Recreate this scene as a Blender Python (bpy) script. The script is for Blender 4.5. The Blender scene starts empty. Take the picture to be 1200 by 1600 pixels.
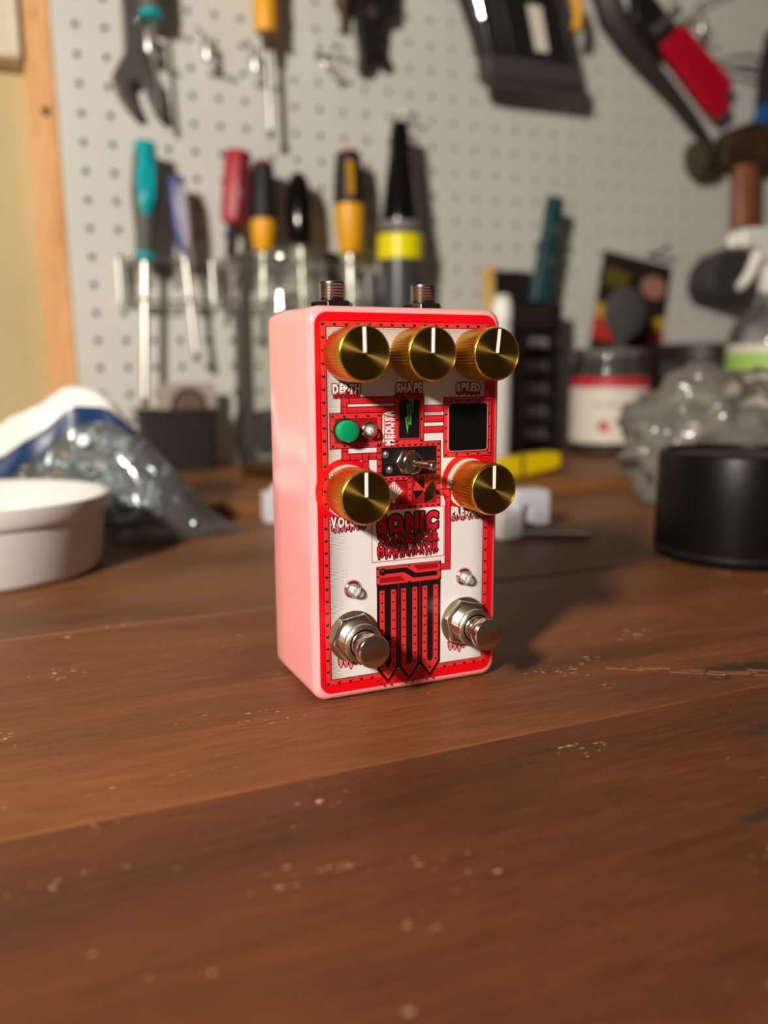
import bpy, bmesh, math, random
from mathutils import Vector, Matrix, Euler, noise

random.seed(7)
SC = bpy.context.scene
COL = SC.collection
MM = 0.001
PI = math.pi

# ------------------------------------------------------------------ camera, world, lights, exposure
cam_data = bpy.data.cameras.new('camera')
cam = bpy.data.objects.new('camera', cam_data)
COL.objects.link(cam)
cam_data.sensor_fit = 'VERTICAL'
cam_data.sensor_height = 36.0
cam_data.lens = 1320.48 / 1600.0 * 36.0
cam_data.clip_start = 0.01
cam.location = (-0.110356, -0.23579, 0.101924)
cam.rotation_mode = 'QUATERNION'
cam.rotation_quaternion = (Matrix.Rotation(-0.407, 4, 'Z') @ Matrix.Rotation(PI / 2 - 0.167, 4, 'X')
                           @ Matrix.Rotation(-0.005, 4, 'Z')).to_quaternion()
cam_data.dof.use_dof = True
cam_data.dof.focus_distance = 0.259
cam_data.dof.aperture_fstop = 6.0
SC.camera = cam

world = bpy.data.worlds.new('world')
SC.world = world
world.use_nodes = True
world.node_tree.nodes['Background'].inputs[0].default_value = (1.0, 0.86, 0.70, 1)
world.node_tree.nodes['Background'].inputs[1].default_value = 0.06

lamp_data = bpy.data.lights.new('shop_lamp', 'POINT')
lamp_data.energy = 92.0
lamp_data.color = (1.0, 0.91, 0.78)
lamp_data.shadow_soft_size = 0.06
lamp = bpy.data.objects.new('shop_lamp', lamp_data)
lamp.location = (-0.78, -0.60, 0.56)
COL.objects.link(lamp)

SC.view_settings.view_transform = 'Standard'
SC.view_settings.look = 'None'
SC.view_settings.gamma = 1.0
SC.view_settings.use_curve_mapping = False
SC.view_settings.exposure = 0.0


# ------------------------------------------------------------------ materials
def mat(name, color, rough=0.5, metal=0.0, coat=0.0, spec=0.5, aniso=0.0, trans=0.0, ior=1.45, emit=None):
    m = bpy.data.materials.new(name)
    m.use_nodes = True
    b = m.node_tree.nodes['Principled BSDF']
    b.inputs['Base Color'].default_value = (*color, 1)
    b.inputs['Roughness'].default_value = rough
    b.inputs['Metallic'].default_value = metal
    b.inputs['Coat Weight'].default_value = coat
    b.inputs['Coat Roughness'].default_value = 0.08
    b.inputs['Specular IOR Level'].default_value = spec
    b.inputs['Anisotropic'].default_value = aniso
    b.inputs['Transmission Weight'].default_value = trans
    b.inputs['IOR'].default_value = ior
    return m


def nodes_of(m):
    return m.node_tree.nodes, m.node_tree.links, m.node_tree.nodes['Principled BSDF']


def vary(m, c1, c2, scale, detail=4, stretch=(1, 1, 1), bump=0.0, bscale=None, lo=0.35, hi=0.65):
    """noise-driven colour variation and fine bump on the object's own coordinates"""
    n, l, b = nodes_of(m)
    tc = n.new('ShaderNodeTexCoord')
    mp = n.new('ShaderNodeMapping')
    mp.inputs['Scale'].default_value = stretch
    l.new(tc.outputs['Object'], mp.inputs['Vector'])
    t = n.new('ShaderNodeTexNoise')
    t.inputs['Scale'].default_value = scale
    t.inputs['Detail'].default_value = detail
    l.new(mp.outputs[0], t.inputs['Vector'])
    r = n.new('ShaderNodeValToRGB')
    r.color_ramp.elements[0].position = lo
    r.color_ramp.elements[1].position = hi
    r.color_ramp.elements[0].color = (*c1, 1)
    r.color_ramp.elements[1].color = (*c2, 1)
    l.new(t.outputs['Fac'], r.inputs[0])
    l.new(r.outputs[0], b.inputs['Base Color'])
    if bump:
        t2 = n.new('ShaderNodeTexNoise')
        t2.inputs['Scale'].default_value = bscale or scale * 4
        t2.inputs['Detail'].default_value = 3
        l.new(mp.outputs[0], t2.inputs['Vector'])
        bp = n.new('ShaderNodeBump')
        bp.inputs['Strength'].default_value = bump
        bp.inputs['Distance'].default_value = 0.0005
        l.new(t2.outputs['Fac'], bp.inputs['Height'])
        l.new(bp.outputs[0], b.inputs['Normal'])
    return m


def thin_clear(name, tint=(0.95, 0.97, 0.95), haze=0.08, rough=0.05, hazecol=(0.7, 0.7, 0.68), fres=1.45):
    """thin clear sheet: see-through, glossy at grazing angles, slightly hazy"""
    m = bpy.data.materials.new(name)
    m.use_nodes = True
    n, l = m.node_tree.nodes, m.node_tree.links
    n.clear()
    out = n.new('ShaderNodeOutputMaterial')
    tr = n.new('ShaderNodeBsdfTransparent')
    tr.inputs[0].default_value = (*tint, 1)
    df = n.new('ShaderNodeBsdfDiffuse')
    df.inputs[0].default_value = (*hazecol, 1)
    gl = n.new('ShaderNodeBsdfGlossy')
    gl.inputs['Roughness'].default_value = rough
    fr = n.new('ShaderNodeFresnel')
    fr.inputs[0].default_value = fres
    m1 = n.new('ShaderNodeMixShader')
    m1.inputs[0].default_value = haze
    l.new(tr.outputs[0], m1.inputs[1])
    l.new(df.outputs[0], m1.inputs[2])
    m2 = n.new('ShaderNodeMixShader')
    l.new(fr.outputs[0], m2.inputs[0])
    l.new(m1.outputs[0], m2.inputs[1])
    l.new(gl.outputs[0], m2.inputs[2])
    l.new(m2.outputs[0], out.inputs[0])
    return m


def wood(name, dark, mid, light, chip, grain_axis='X', chips=0.5, rough=0.5, seed=0.0, marks=()):
    """stained plank: long grain, tone patches, pale chips; marks = dark knots (x, y, rx, ry) in metres"""
    m = bpy.data.materials.new(name)
    m.use_nodes = True
    n, l, b = nodes_of(m)
    tc = n.new('ShaderNodeTexCoord')

    def mapped(scale, off=0.0):
        mp = n.new('ShaderNodeMapping')
        mp.inputs['Scale'].default_value = scale
        mp.inputs['Location'].default_value = (off, off * 0.7, off * 0.3)
        l.new(tc.outputs['Object'], mp.inputs['Vector'])
        return mp.outputs[0]

    def nz(vec, scale, detail=5, rgh=0.55, dist=0.0):
        t = n.new('ShaderNodeTexNoise')
        t.inputs['Scale'].default_value = scale
        t.inputs['Detail'].default_value = detail
        t.inputs['Roughness'].default_value = rgh
        t.inputs['Distortion'].default_value = dist
        l.new(vec, t.inputs['Vector'])
        return t.outputs['Fac']

    def ramp(fac, stops):
        r = n.new('ShaderNodeValToRGB')
        e = r.color_ramp.elements
        e[0].position, e[0].color = stops[0][0], (*stops[0][1], 1)
        e[1].position, e[1].color = stops[-1][0], (*stops[-1][1], 1)
        for p, c in stops[1:-1]:
            x = e.new(p)
            x.color = (*c, 1)
        l.new(fac, r.inputs[0])
        return r.outputs[0]

    def mix(fac, a, bb, mode='MIX', f=None):
        x = n.new('ShaderNodeMix')
        x.data_type = 'RGBA'
        x.blend_type = mode
        if fac is None:
            x.inputs[0].default_value = f
        else:
            l.new(fac, x.inputs[0])
        l.new(a, x.inputs[6])
        l.new(bb, x.inputs[7])
        return x.outputs[2]

    g = (1, 14, 14) if grain_axis == 'X' else ((14, 1, 14) if grain_axis == 'Y' else (14, 14, 1))
    gv = mapped(g, seed)
    bv = mapped((0.45, 1.6, 1.6) if grain_axis == 'X' else ((1.6, 1.6, 0.45)), seed + 2.3)
    patches = nz(bv, 9, 6, 0.6, 0.4)
    base = ramp(patches, [(0.36, dark), (0.5, mid), (0.66, light)])
    fine = nz(gv, 48, 8, 0.72, 0.5)
    grain = ramp(fine, [(0.3, (0.55, 0.53, 0.50)), (0.5, (1, 1, 1)), (0.72, (1.35, 1.32, 1.28))])
    col = mix(None, base, grain, 'MULTIPLY', 0.9)
    # worn pale flecks, denser in some places
    cv = mapped((1, 2.2, 2.2) if grain_axis == 'X' else (2, 2, 1), seed + 5.1)
    c1 = nz(cv, 330, 2, 0.5)
    c2 = nz(cv, 28, 3, 0.6)
    mul = n.new('ShaderNodeMath')
    mul.operation = 'MULTIPLY'
    l.new(c1, mul.inputs[0])
    l.new(c2, mul.inputs[1])
    cm = ramp(mul.outputs[0], [(0.425 - 0.02 * chips, (0, 0, 0)), (0.46 - 0.02 * chips, (1, 1, 1))])
    chipc = n.new('ShaderNodeRGB')
    chipc.outputs[0].default_value = (*chip, 1)
    sep = n.new('ShaderNodeSeparateColor')
    l.new(cm, sep.inputs[0])
    col = mix(sep.outputs[0], col, chipc.outputs[0])
    fv = mapped((1, 1.5, 1.5), seed + 3.7)
    f1 = nz(fv, 620, 4, 0.65)
    f2 = nz(fv, 16, 3, 0.6)
    fm = n.new('ShaderNodeMath')
    fm.operation = 'MULTIPLY'
    l.new(f1, fm.inputs[0])
    l.new(f2, fm.inputs[1])
    fc = ramp(fm.outputs[0], [(0.468 - 0.03 * chips, (0, 0, 0)), (0.50 - 0.03 * chips, (0.9, 0.9, 0.9))])
    sepf_ = n.new('ShaderNodeSeparateColor')
    l.new(fc, sepf_.inputs[0])
    col = mix(sepf_.outputs[0], col, chipc.outputs[0])
    pits = ramp(nz(mapped((1, 2.5, 2.5), seed + 6.6), 420, 2, 0.5), [(0.70, (1, 1, 1)), (0.78, (0.35, 0.33, 0.3))])
    col = mix(None, col, pits, 'MULTIPLY', 0.8)
    # scuffs: soft pale streaks along the grain
    sv = mapped((6, 40, 40) if grain_axis == 'X' else (40, 40, 6), seed + 9)
    s = nz(sv, 6, 4, 0.7)
    sm = ramp(s, [(0.62, (0, 0, 0)), (0.78, (0.35, 0.35, 0.35))])
    sep2 = n.new('ShaderNodeSeparateColor')
    l.new(sm, sep2.inputs[0])
    scol = n.new('ShaderNodeRGB')
    scol.outputs[0].default_value = (light[0] * 1.5, light[1] * 1.5, light[2] * 1.6, 1)
    col = mix(sep2.outputs[0], col, scol.outputs[0])
    for (mx, my, rx, ry) in marks:
        mp = n.new('ShaderNodeMapping')
        mp.inputs['Location'].default_value = (-mx / rx, -my / ry, 0)
        mp.inputs['Scale'].default_value = (1 / rx, 1 / ry, 0)
        wob = n.new('ShaderNodeVectorMath')
        wob.operation = 'ADD'
        wn = n.new('ShaderNodeTexNoise')
        wn.inputs['Scale'].default_value = 180
        l.new(tc.outputs['Object'], wn.inputs['Vector'])
        ws = n.new('ShaderNodeVectorMath')
        ws.operation = 'SCALE'
        ws.inputs['Scale'].default_value = 1.4
        l.new(wn.outputs['Color'], ws.inputs[0])
        l.new(tc.outputs['Object'], mp.inputs['Vector'])
        l.new(mp.outputs[0], wob.inputs[0])
        l.new(ws.outputs[0], wob.inputs[1])
        ln = n.new('ShaderNodeVectorMath')
        ln.operation = 'DISTANCE'
        ln.inputs[1].default_value = (0.7, 0.7, 0.7)
        l.new(wob.outputs[0], ln.inputs[0])
        mk = ramp(ln.outputs['Value'], [(0.55, (0.85, 0.85, 0.85)), (1.0, (0, 0, 0))])
        sp = n.new('ShaderNodeSeparateColor')
        l.new(mk, sp.inputs[0])
        dk = n.new('ShaderNodeRGB')
        dk.outputs[0].default_value = (0.03, 0.022, 0.016, 1)
        col = mix(sp.outputs[0], col, dk.outputs[0])
    l.new(col, b.inputs['Base Color'])
    rr = n.new('ShaderNodeMapRange')
    rr.inputs[3].default_value = rough - 0.12
    rr.inputs[4].default_value = rough + 0.15
    l.new(fine, rr.inputs[0])
    l.new(rr.outputs[0], b.inputs['Roughness'])
    add = n.new('ShaderNodeMath')
    add.operation = 'ADD'
    l.new(fine, add.inputs[0])
    l.new(c1, add.inputs[1])
    bp = n.new('ShaderNodeBump')
    bp.inputs['Strength'].default_value = 0.45
    bp.inputs['Distance'].default_value = 0.0004
    l.new(add.outputs[0], bp.inputs['Height'])
    l.new(bp.outputs[0], b.inputs['Normal'])
    b.inputs['Specular IOR Level'].default_value = 0.32
    return m


M = {}
M['pink'] = mat('pink_gloss_paint', (0.90, 0.345, 0.36), 0.22, coat=0.6)
M['red'] = mat('red_print', (0.78, 0.0, 0.006), 0.35)
M['red_band'] = mat('light_red_print', (0.70, 0.028, 0.028), 0.35)
M['dark_red'] = mat('dark_red_print', (0.11, 0.004, 0.006), 0.35)
M['mid_red'] = mat('mid_red_print', (0.30, 0.006, 0.012), 0.35)
M['crimson'] = mat('crimson_print', (0.62, 0.012, 0.025), 0.35)
M['black_print'] = mat('black_print', (0.008, 0.006, 0.007), 0.3)
M['grey_print'] = mat('grey_print', (0.10, 0.09, 0.10), 0.4)
M['white_print'] = mat('white_print', (0.78, 0.74, 0.74), 0.4)
M['pink_print'] = mat('pink_print', (0.75, 0.18, 0.22), 0.4)
M['green_print'] = mat('green_print', (0.10, 0.40, 0.05), 0.4)
M['dark_green'] = mat('dark_green_print', (0.03, 0.13, 0.02), 0.4)
M['gold'] = mat('gold_anodised', (0.68, 0.38, 0.05), 0.32, 1.0)
M['gold_rim'] = mat('gold_bright_bevel', (0.97, 0.68, 0.06), 0.25, 1.0)
M['gold_face'] = mat('gold_spun_face', (0.27, 0.165, 0.035), 0.34, 1.0, aniso=0.9)
M['gold_face'].node_tree.nodes['Principled BSDF'].inputs['Anisotropic Rotation'].default_value = 0.25
M['pointer'] = mat('white_pointer', (0.92, 0.9, 0.88), 0.4)
M['nickel'] = mat('nickel', (0.66, 0.60, 0.52), 0.16, 1.0)
M['nickel_brushed'] = mat('nickel_worn', (0.58, 0.52, 0.43), 0.34, 1.0)
M['black_nickel'] = mat('dark_nickel', (0.20, 0.17, 0.14), 0.22, 1.0)
M['jack_metal'] = mat('jack_metal', (0.30, 0.27, 0.23), 0.26, 1.0)
M['chrome'] = mat('chrome', (0.80, 0.82, 0.82), 0.12, 1.0)
M['zinc'] = mat('zinc', (0.46, 0.54, 0.56), 0.36, 0.75)
M['steel'] = mat('steel_shank', (0.82, 0.80, 0.76), 0.36, 1.0)
M['dark_steel'] = mat('dark_steel', (0.16, 0.15, 0.14), 0.42, 0.8)
M['green_button'] = mat('green_plastic', (0.0, 0.27, 0.10), 0.3, coat=0.2)
M['black_gloss'] = mat('black_gloss', (0.004, 0.004, 0.005), 0.12)
M['black_plastic'] = mat('black_plastic', (0.012, 0.011, 0.011), 0.4)
M['dark_plastic'] = mat('charcoal_plastic', (0.017, 0.016, 0.016), 0.55)
M['black_rubber'] = mat('black_rubber', (0.012, 0.011, 0.010), 0.6)
M['white_plastic'] = mat('white_plastic', (0.64, 0.63, 0.61), 0.42)
M['spray_white'] = mat('sprayer_white_plastic', (0.86, 0.85, 0.80), 0.35)
M['lilac_plastic'] = mat('pale_lilac_plastic', (0.60, 0.59, 0.68), 0.45)
M['yellow'] = mat('yellow_plastic', (0.85, 0.62, 0.0), 0.4)
M['amber_yellow'] = mat('amber_yellow_plastic', (0.85, 0.40, 0.01), 0.4)
M['bright_yellow'] = mat('yellow_band', (0.88, 0.78, 0.0), 0.35)
M['teal'] = mat('teal_plastic', (0.0, 0.36, 0.42), 0.3)
M['dark_teal'] = mat('dark_teal_plastic', (0.012, 0.055, 0.065), 0.4)
M['grey_green'] = mat('grey_rubber', (0.09, 0.095, 0.085), 0.6)
M['navy'] = mat('navy_plastic', (0.02, 0.035, 0.20), 0.4)
M['lilac_clear'] = mat('pale_acetate', (0.45, 0.41, 0.48), 0.55)
M['red_handle'] = mat('red_acetate', (0.40, 0.006, 0.02), 0.45)
M['maroon'] = mat('maroon_acetate', (0.12, 0.015, 0.025), 0.25, coat=0.4)
M['red_grip'] = mat('red_vinyl_grip', (0.50, 0.0, 0.02), 0.45)
M['blue_grip'] = mat('blue_vinyl_grip', (0.01, 0.09, 0.30), 0.45)
M['brown_metal'] = vary(mat('rusty_steel', (0.07, 0.04, 0.02), 0.55, 0.5), (0.05, 0.028, 0.018), (0.12, 0.065, 0.035), 60)
M['ash_wood'] = vary(mat('hammer_handle_wood', (0.25, 0.08, 0.03), 0.45), (0.17, 0.05, 0.02), (0.28, 0.09, 0.035), 30, stretch=(6, 6, 1))
M['pale_wood'] = vary(mat('pale_stick_wood', (0.75, 0.48, 0.16), 0.5), (0.62, 0.38, 0.12), (0.80, 0.55, 0.20), 40, stretch=(8, 8, 1))
M['label_white'] = mat('label_paper', (0.78, 0.72, 0.64), 0.5)
M['label_red'] = mat('label_red', (0.55, 0.02, 0.04), 0.45)
M['label_green'] = mat('label_green', (0.38, 0.62, 0.14), 0.5)
M['label_grey'] = mat('label_grey_ink', (0.33, 0.31, 0.29), 0.5)
M['card_black'] = mat('card_black', (0.022, 0.018, 0.012), 0.4)
M['card_pink'] = mat('card_skin_pink', (0.42, 0.19, 0.15), 0.5)
M['card_olive'] = mat('card_olive_print', (0.12, 0.10, 0.01), 0.5)
M['card_yellow'] = mat('card_yellow_print', (0.62, 0.42, 0.02), 0.45)
M['card_red'] = mat('card_red_print', (0.62, 0.04, 0.03), 0.45)
M['card_grey'] = mat('grey_plastic_disc', (0.075, 0.078, 0.075), 0.45)
M['card_beige'] = mat('card_beige', (0.42, 0.33, 0.28), 0.5)
M['bag_white'] = mat('bag_white_print', (0.80, 0.78, 0.76), 0.3)
M['bag_blue'] = mat('bag_blue_print', (0.008, 0.032, 0.11), 0.35)
M['glass'] = thin_clear('jar_glass', (0.90, 0.93, 0.88), 0.05, 0.04)
M['clear_plastic'] = thin_clear('clear_plastic', (0.90, 0.89, 0.87), 0.10, 0.1)
M['bag_film'] = thin_clear('bag_film', (0.93, 0.95, 0.95), 0.10, 0.12, (0.8, 0.8, 0.79), fres=1.6)
M['crumple_film'] = thin_clear('crumpled_film', (0.88, 0.86, 0.84), 0.16, 0.16, (0.82, 0.78, 0.74), fres=1.5)
M['led_lens'] = thin_clear('led_lens', (0.96, 0.96, 0.96), 0.2, 0.03, fres=1.6)
M['amber_glass'] = mat('dark_amber_glass', (0.045, 0.022, 0.006), 0.12)
M['pegboard'] = vary(mat('painted_hardboard', (0.62, 0.61, 0.57), 0.55), (0.61, 0.605, 0.57), (0.65, 0.645, 0.61), 7, bump=0.1, bscale=300)
M['khaki'] = vary(mat('khaki_wall_paint', (0.42, 0.33, 0.16), 0.7), (0.48, 0.385, 0.20), (0.53, 0.43, 0.225), 12, bump=0.15, bscale=120)
M['plaster'] = vary(mat('pale_plaster', (0.70, 0.62, 0.50), 0.8), (0.66, 0.57, 0.43), (0.82, 0.75, 0.62), 25, bump=0.5, bscale=90)
M['dark_gap'] = mat('dark_gap', (0.02, 0.016, 0.012), 0.9)
M['stud'] = wood('pine_stud', (0.60, 0.28, 0.10), (0.72, 0.37, 0.15), (0.80, 0.46, 0.21), (0.80, 0.46, 0.21), 'Z', 0.0, 0.55, 3.0)

CHIP = (0.55, 0.34, 0.19)
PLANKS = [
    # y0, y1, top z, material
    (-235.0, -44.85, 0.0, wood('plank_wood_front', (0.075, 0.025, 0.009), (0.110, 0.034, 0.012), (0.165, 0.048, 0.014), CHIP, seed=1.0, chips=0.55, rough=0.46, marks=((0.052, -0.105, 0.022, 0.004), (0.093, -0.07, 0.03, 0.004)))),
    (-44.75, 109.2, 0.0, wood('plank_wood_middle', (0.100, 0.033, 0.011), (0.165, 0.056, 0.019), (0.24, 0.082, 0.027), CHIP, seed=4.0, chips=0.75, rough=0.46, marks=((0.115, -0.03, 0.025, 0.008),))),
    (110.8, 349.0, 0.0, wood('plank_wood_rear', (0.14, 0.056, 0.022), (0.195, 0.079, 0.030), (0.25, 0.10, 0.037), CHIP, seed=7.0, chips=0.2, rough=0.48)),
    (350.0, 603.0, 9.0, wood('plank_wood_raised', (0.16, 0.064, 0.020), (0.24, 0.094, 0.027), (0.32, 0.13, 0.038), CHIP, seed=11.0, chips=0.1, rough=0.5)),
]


# ------------------------------------------------------------------ mesh helpers (all sizes in millimetres)
class MB:
    def __init__(self):
        self.v, self.f, self.m = [], [], []

    def add(self, vs, fs, m=0):
        o = len(self.v)
        self.v += [tuple(p) for p in vs]
        self.f += [tuple(i + o for i in f) for f in fs]
        self.m += [m] * len(fs)
        return self

    def box(self, x0, y0, z0, x1, y1, z1, m=0):
        vs = [(x, y, z) for x in (x0, x1) for y in (y0, y1) for z in (z0, z1)]
        fs = [(0, 1, 3, 2), (4, 6, 7, 5), (0, 4, 5, 1), (2, 3, 7, 6), (0, 2, 6, 4), (1, 5, 7, 3)]
        return self.add(vs, fs, m)

    def obox(self, c, ax, ay, az, m=0):
        """box from a centre and three half-axis vectors"""
        c, ax, ay, az = Vector(c), Vector(ax), Vector(ay), Vector(az)
        vs = [c + ax * i + ay * j + az * k for i in (-1, 1) for j in (-1, 1) for k in (-1, 1)]
        fs = [(0, 1, 3, 2), (4, 6, 7, 5), (0, 4, 5, 1), (2, 3, 7, 6), (0, 2, 6, 4), (1, 5, 7, 3)]
        return self.add(vs, fs, m)

    def lathe(self, prof, o=(0, 0, 0), axis=(0, 0, 1), n=24, m=0, tooth=0.0, sx=1.0, sy=1.0, ref=None):
        """prof: list of (radius, height); a radius of 0 closes the end"""
        o, a = Vector(o), Vector(axis).normalized()
        u = Vector(ref) if ref else (Vector((1, 0, 0)) if abs(a.x) < 0.9 else Vector((0, 1, 0)))
        u = (u - a * u.dot(a)).normalized()
        w = a.cross(u)
        vs, rows = [], []
        for pr_ in prof:
            r, h = pr_[0], pr_[1]
            tt = pr_[2] if len(pr_) > 2 else tooth
            if r <= 1e-6:
                rows.append([len(vs)])
                vs.append(o + a * h)
            else:
                row = []
                for i in range(n):
                    t = 2 * PI * i / n
                    rr = r - (tt if i % 2 else 0)
                    row.append(len(vs))
                    vs.append(o + a * h + u * (rr * sx * math.cos(t)) + w * (rr * sy * math.sin(t)))
                rows.append(row)
        fs = []
        for p, q in zip(rows, rows[1:]):
            if len(p) == 1 and len(q) == 1:
                continue
            for i in range(n):
                j = (i + 1) % n
                if len(p) == 1:
                    fs.append((p[0], q[i], q[j])[::-1])
                elif len(q) == 1:
                    fs.append((p[i], p[j], q[0]))
                else:
                    fs.append((p[i], p[j], q[j], q[i]))
        return self.add(vs, fs, m)

    def tube(self, pts, r, n=10, m=0, sx=1.0, sy=1.0):
        pts = [Vector(p) for p in pts]
        k = len(pts)
        rs = r if isinstance(r, (list, tuple)) else [r] * k
        vs, fs = [], []
        t0 = (pts[1] - pts[0]).normalized()
        u = t0.orthogonal().normalized()
        for i, p in enumerate(pts):
            t = (pts[min(i + 1, k - 1)] - pts[max(i - 1, 0)]).normalized()
            u = (u - t * u.dot(t)).normalized()
            w = t.cross(u)
            for j in range(n):
                a = 2 * PI * j / n
                vs.append(p + u * (rs[i] * sx * math.cos(a)) + w * (rs[i] * sy * math.sin(a)))
        for i in range(k - 1):
            for j in range(n):
                q = (j + 1) % n
                fs.append((i * n + j, i * n + q, (i + 1) * n + q, (i + 1) * n + j))
        fs.append(tuple(range(n))[::-1])
        fs.append(tuple((k - 1) * n + j for j in range(n)))
        return self.add(vs, fs, m)

    def prism(self, poly, d0, d1, m=0, plane='xz'):
        """poly in the given plane, extruded along the remaining axis from d0 to d1"""
        def P(a, b, d):
            return (a, d, b) if plane == 'xz' else ((a, b, d) if plane == 'xy' else (d, a, b))
        k = len(poly)
        vs = [P(a, b, d0) for a, b in poly] + [P(a, b, d1) for a, b in poly]
        fs = [tuple(range(k)), tuple(range(2 * k - 1, k - 1, -1))]
        fs += [(i, i + k, (i + 1) % k + k, (i + 1) % k) for i in range(k)]
        return self.add(vs, fs, m)

    def loft(self, rings, m=0, cap0=True, cap1=True):
        k = len(rings[0])
        vs = [p for r in rings for p in r]
        fs = []
        for i in range(len(rings) - 1):
            for j in range(k):
                q = (j + 1) % k
                fs.append((i * k + j, i * k + q, (i + 1) * k + q, (i + 1) * k + j))
        if cap0:
            fs.append(tuple(range(k))[::-1])
        if cap1:
            fs.append(tuple((len(rings) - 1) * k + j for j in range(k)))
        return self.add(vs, fs, m)

    def sphere(self, c, r, n=12, m=0, sz=1.0):
        pr = [(r * math.sin(PI * i / 8), -r * sz * math.cos(PI * i / 8)) for i in range(9)]
        pr[0] = (0, -r * sz)
        pr[-1] = (0, r * sz)
        return self.lathe(pr, c, (0, 0, 1), n, m)

    def build(self, name, mats, parent=None, smooth=35, bevel=0.0, segs=2, loc=None, fix=True):
        me = bpy.data.meshes.new(name)
        me.from_pydata([(x * MM, y * MM, z * MM) for x, y, z in self.v], [], self.f)
        for x in (mats if isinstance(mats, (list, tuple)) else [mats]):
            me.materials.append(M[x] if isinstance(x, str) else x)
        me.polygons.foreach_set('material_index', self.m)
        me.update()
        if fix:
            bm = bmesh.new()
            bm.from_mesh(me)
            bmesh.ops.recalc_face_normals(bm, faces=bm.faces)
            bm.to_mesh(me)
            bm.free()
        if smooth:
            me.polygons.foreach_set('use_smooth', [True] * len(me.polygons))
            me.set_sharp_from_angle(angle=math.radians(smooth))
        o = bpy.data.objects.new(name, me)
        COL.objects.link(o)
        if parent is not None:
            o.parent = parent
        if loc is not None:
            o.location = (loc[0] * MM, loc[1] * MM, loc[2] * MM)
        if bevel:
            bv = o.modifiers.new('bevel', 'BEVEL')
            bv.width = bevel * MM
            bv.segments = segs
            bv.limit_method = 'ANGLE'
            bv.angle_limit = math.radians(40)
        return o


def tag(o, label=None, cat=None, group=None, kind=None):
    if label:
        o['label'] = label
    if cat:
        o['category'] = cat
    if group:
        o['group'] = group
    if kind:
        o['kind'] = kind
    return o


def thing(name, label, cat, loc=(0, 0, 0), rz=0.0, group=None):
    o = bpy.data.objects.new(name, None)
    o.empty_display_size = 0.01
    COL.objects.link(o)
    o.location = tuple(c * MM for c in loc)
    o.rotation_euler = (0, 0, rz)
    return tag(o, label, cat, group)


def dup(root, label=None):
    r = root.copy()
    COL.objects.link(r)
    if label:
        r['label'] = label
    for ch in list(root.children):
        c = ch.copy()
        COL.objects.link(c)
        c.parent = r
        for g in list(ch.children):
            d = g.copy()
            COL.objects.link(d)
            d.parent = c
    return r


# board frame: u to the right, v up, off towards the viewer
B_ROT = (Matrix.Rotation(-0.010, 4, 'Z') @ Matrix.Rotation(-0.009, 4, 'Y') @ Matrix.Rotation(-0.053, 4, 'X'))
B_MAT = Matrix.Translation(Vector((-37.982, 626.878, 409.109)) * MM) @ B_ROT


def on_board(o, u=0, v=0, off=0):
    o.matrix_world = B_MAT @ Matrix.Translation(Vector((u, -off, v)) * MM)
    return o


def board_thing(name, label, cat, u, v, off=0, group=None):
    o = bpy.data.objects.new(name, None)
    o.empty_display_size = 0.01
    COL.objects.link(o)
    tag(o, label, cat, group)
    return on_board(o, u, v, off)


def rrect(x0, z0, x1, z1, r, seg=6):
    pts = []
    for cx, cz, a0 in ((x1 - r, z1 - r, 0), (x0 + r, z1 - r, 90), (x0 + r, z0 + r, 180), (x1 - r, z0 + r, 270)):
        for i in range(seg + 1):
            a = math.radians(a0 + 90 * i / seg)
            pts.append((cx + r * math.cos(a), cz + r * math.sin(a)))
    return pts


# ------------------------------------------------------------------ the setting
def pegboard_panel(u0, u1, v0, v1, cols, rows, r=3.05, th=5.0, n=10):
    """sheet with real round holes at (cols x rows); solid strips elsewhere"""
    mb = MB()
    P = 25.4
    cu = [c - P / 2 for c in cols] + [cols[-1] + P / 2]
    rv = [w - P / 2 for w in rows] + [rows[-1] + P / 2]

    def strip(a0, b0, a1, b1):
        if a1 - a0 > 0.01 and b1 - b0 > 0.01:
            mb.add([(a0, 0, b0), (a1, 0, b0), (a1, 0, b1), (a0, 0, b1)], [(0, 1, 2, 3)])
    strip(u0, v0, cu[0], v1)
    strip(cu[-1], v0, u1, v1)
    strip(cu[0], v0, cu[-1], rv[0])
    strip(cu[0], rv[-1], cu[-1], v1)
    sq = []
    for i in range(12):
        a = 2 * PI * i / 12 + PI / 4
        c, s = math.cos(a), math.sin(a)
        k = P / 2 / max(abs(c), abs(s))
        sq.append((c * k, s * k))
    for c in cols:
        for w in rows:
            vs, fs = [], []
            for i in range(12):
                a = 2 * PI * i / 12 + PI / 4
                vs.append((c + sq[i][0], 0, w + sq[i][1]))
            for i in range(12):
                a = 2 * PI * i / 12 + PI / 4
                vs.append((c + r * math.cos(a), 0, w + r * math.sin(a)))
            for i in range(12):
                a = 2 * PI * i / 12 + PI / 4
                vs.append((c + r * math.cos(a), th, w + r * math.sin(a)))
            for i in range(12):
                j = (i + 1) % 12
                fs.append((i, j, 12 + j, 12 + i))
                fs.append((12 + i, 12 + j, 24 + j, 24 + i))
            mb.add(vs, fs)
    # outer edges of the sheet
    for a, b in (((u0, v0), (u1, v0)), ((u1, v0), (u1, v1)), ((u1, v1), (u0, v1)), ((u0, v1), (u0, v0))):
        mb.add([(a[0], 0, a[1]), (b[0], 0, b[1]), (b[0], th, b[1]), (a[0], th, a[1])], [(0, 1, 2, 3)])
    return mb


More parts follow.
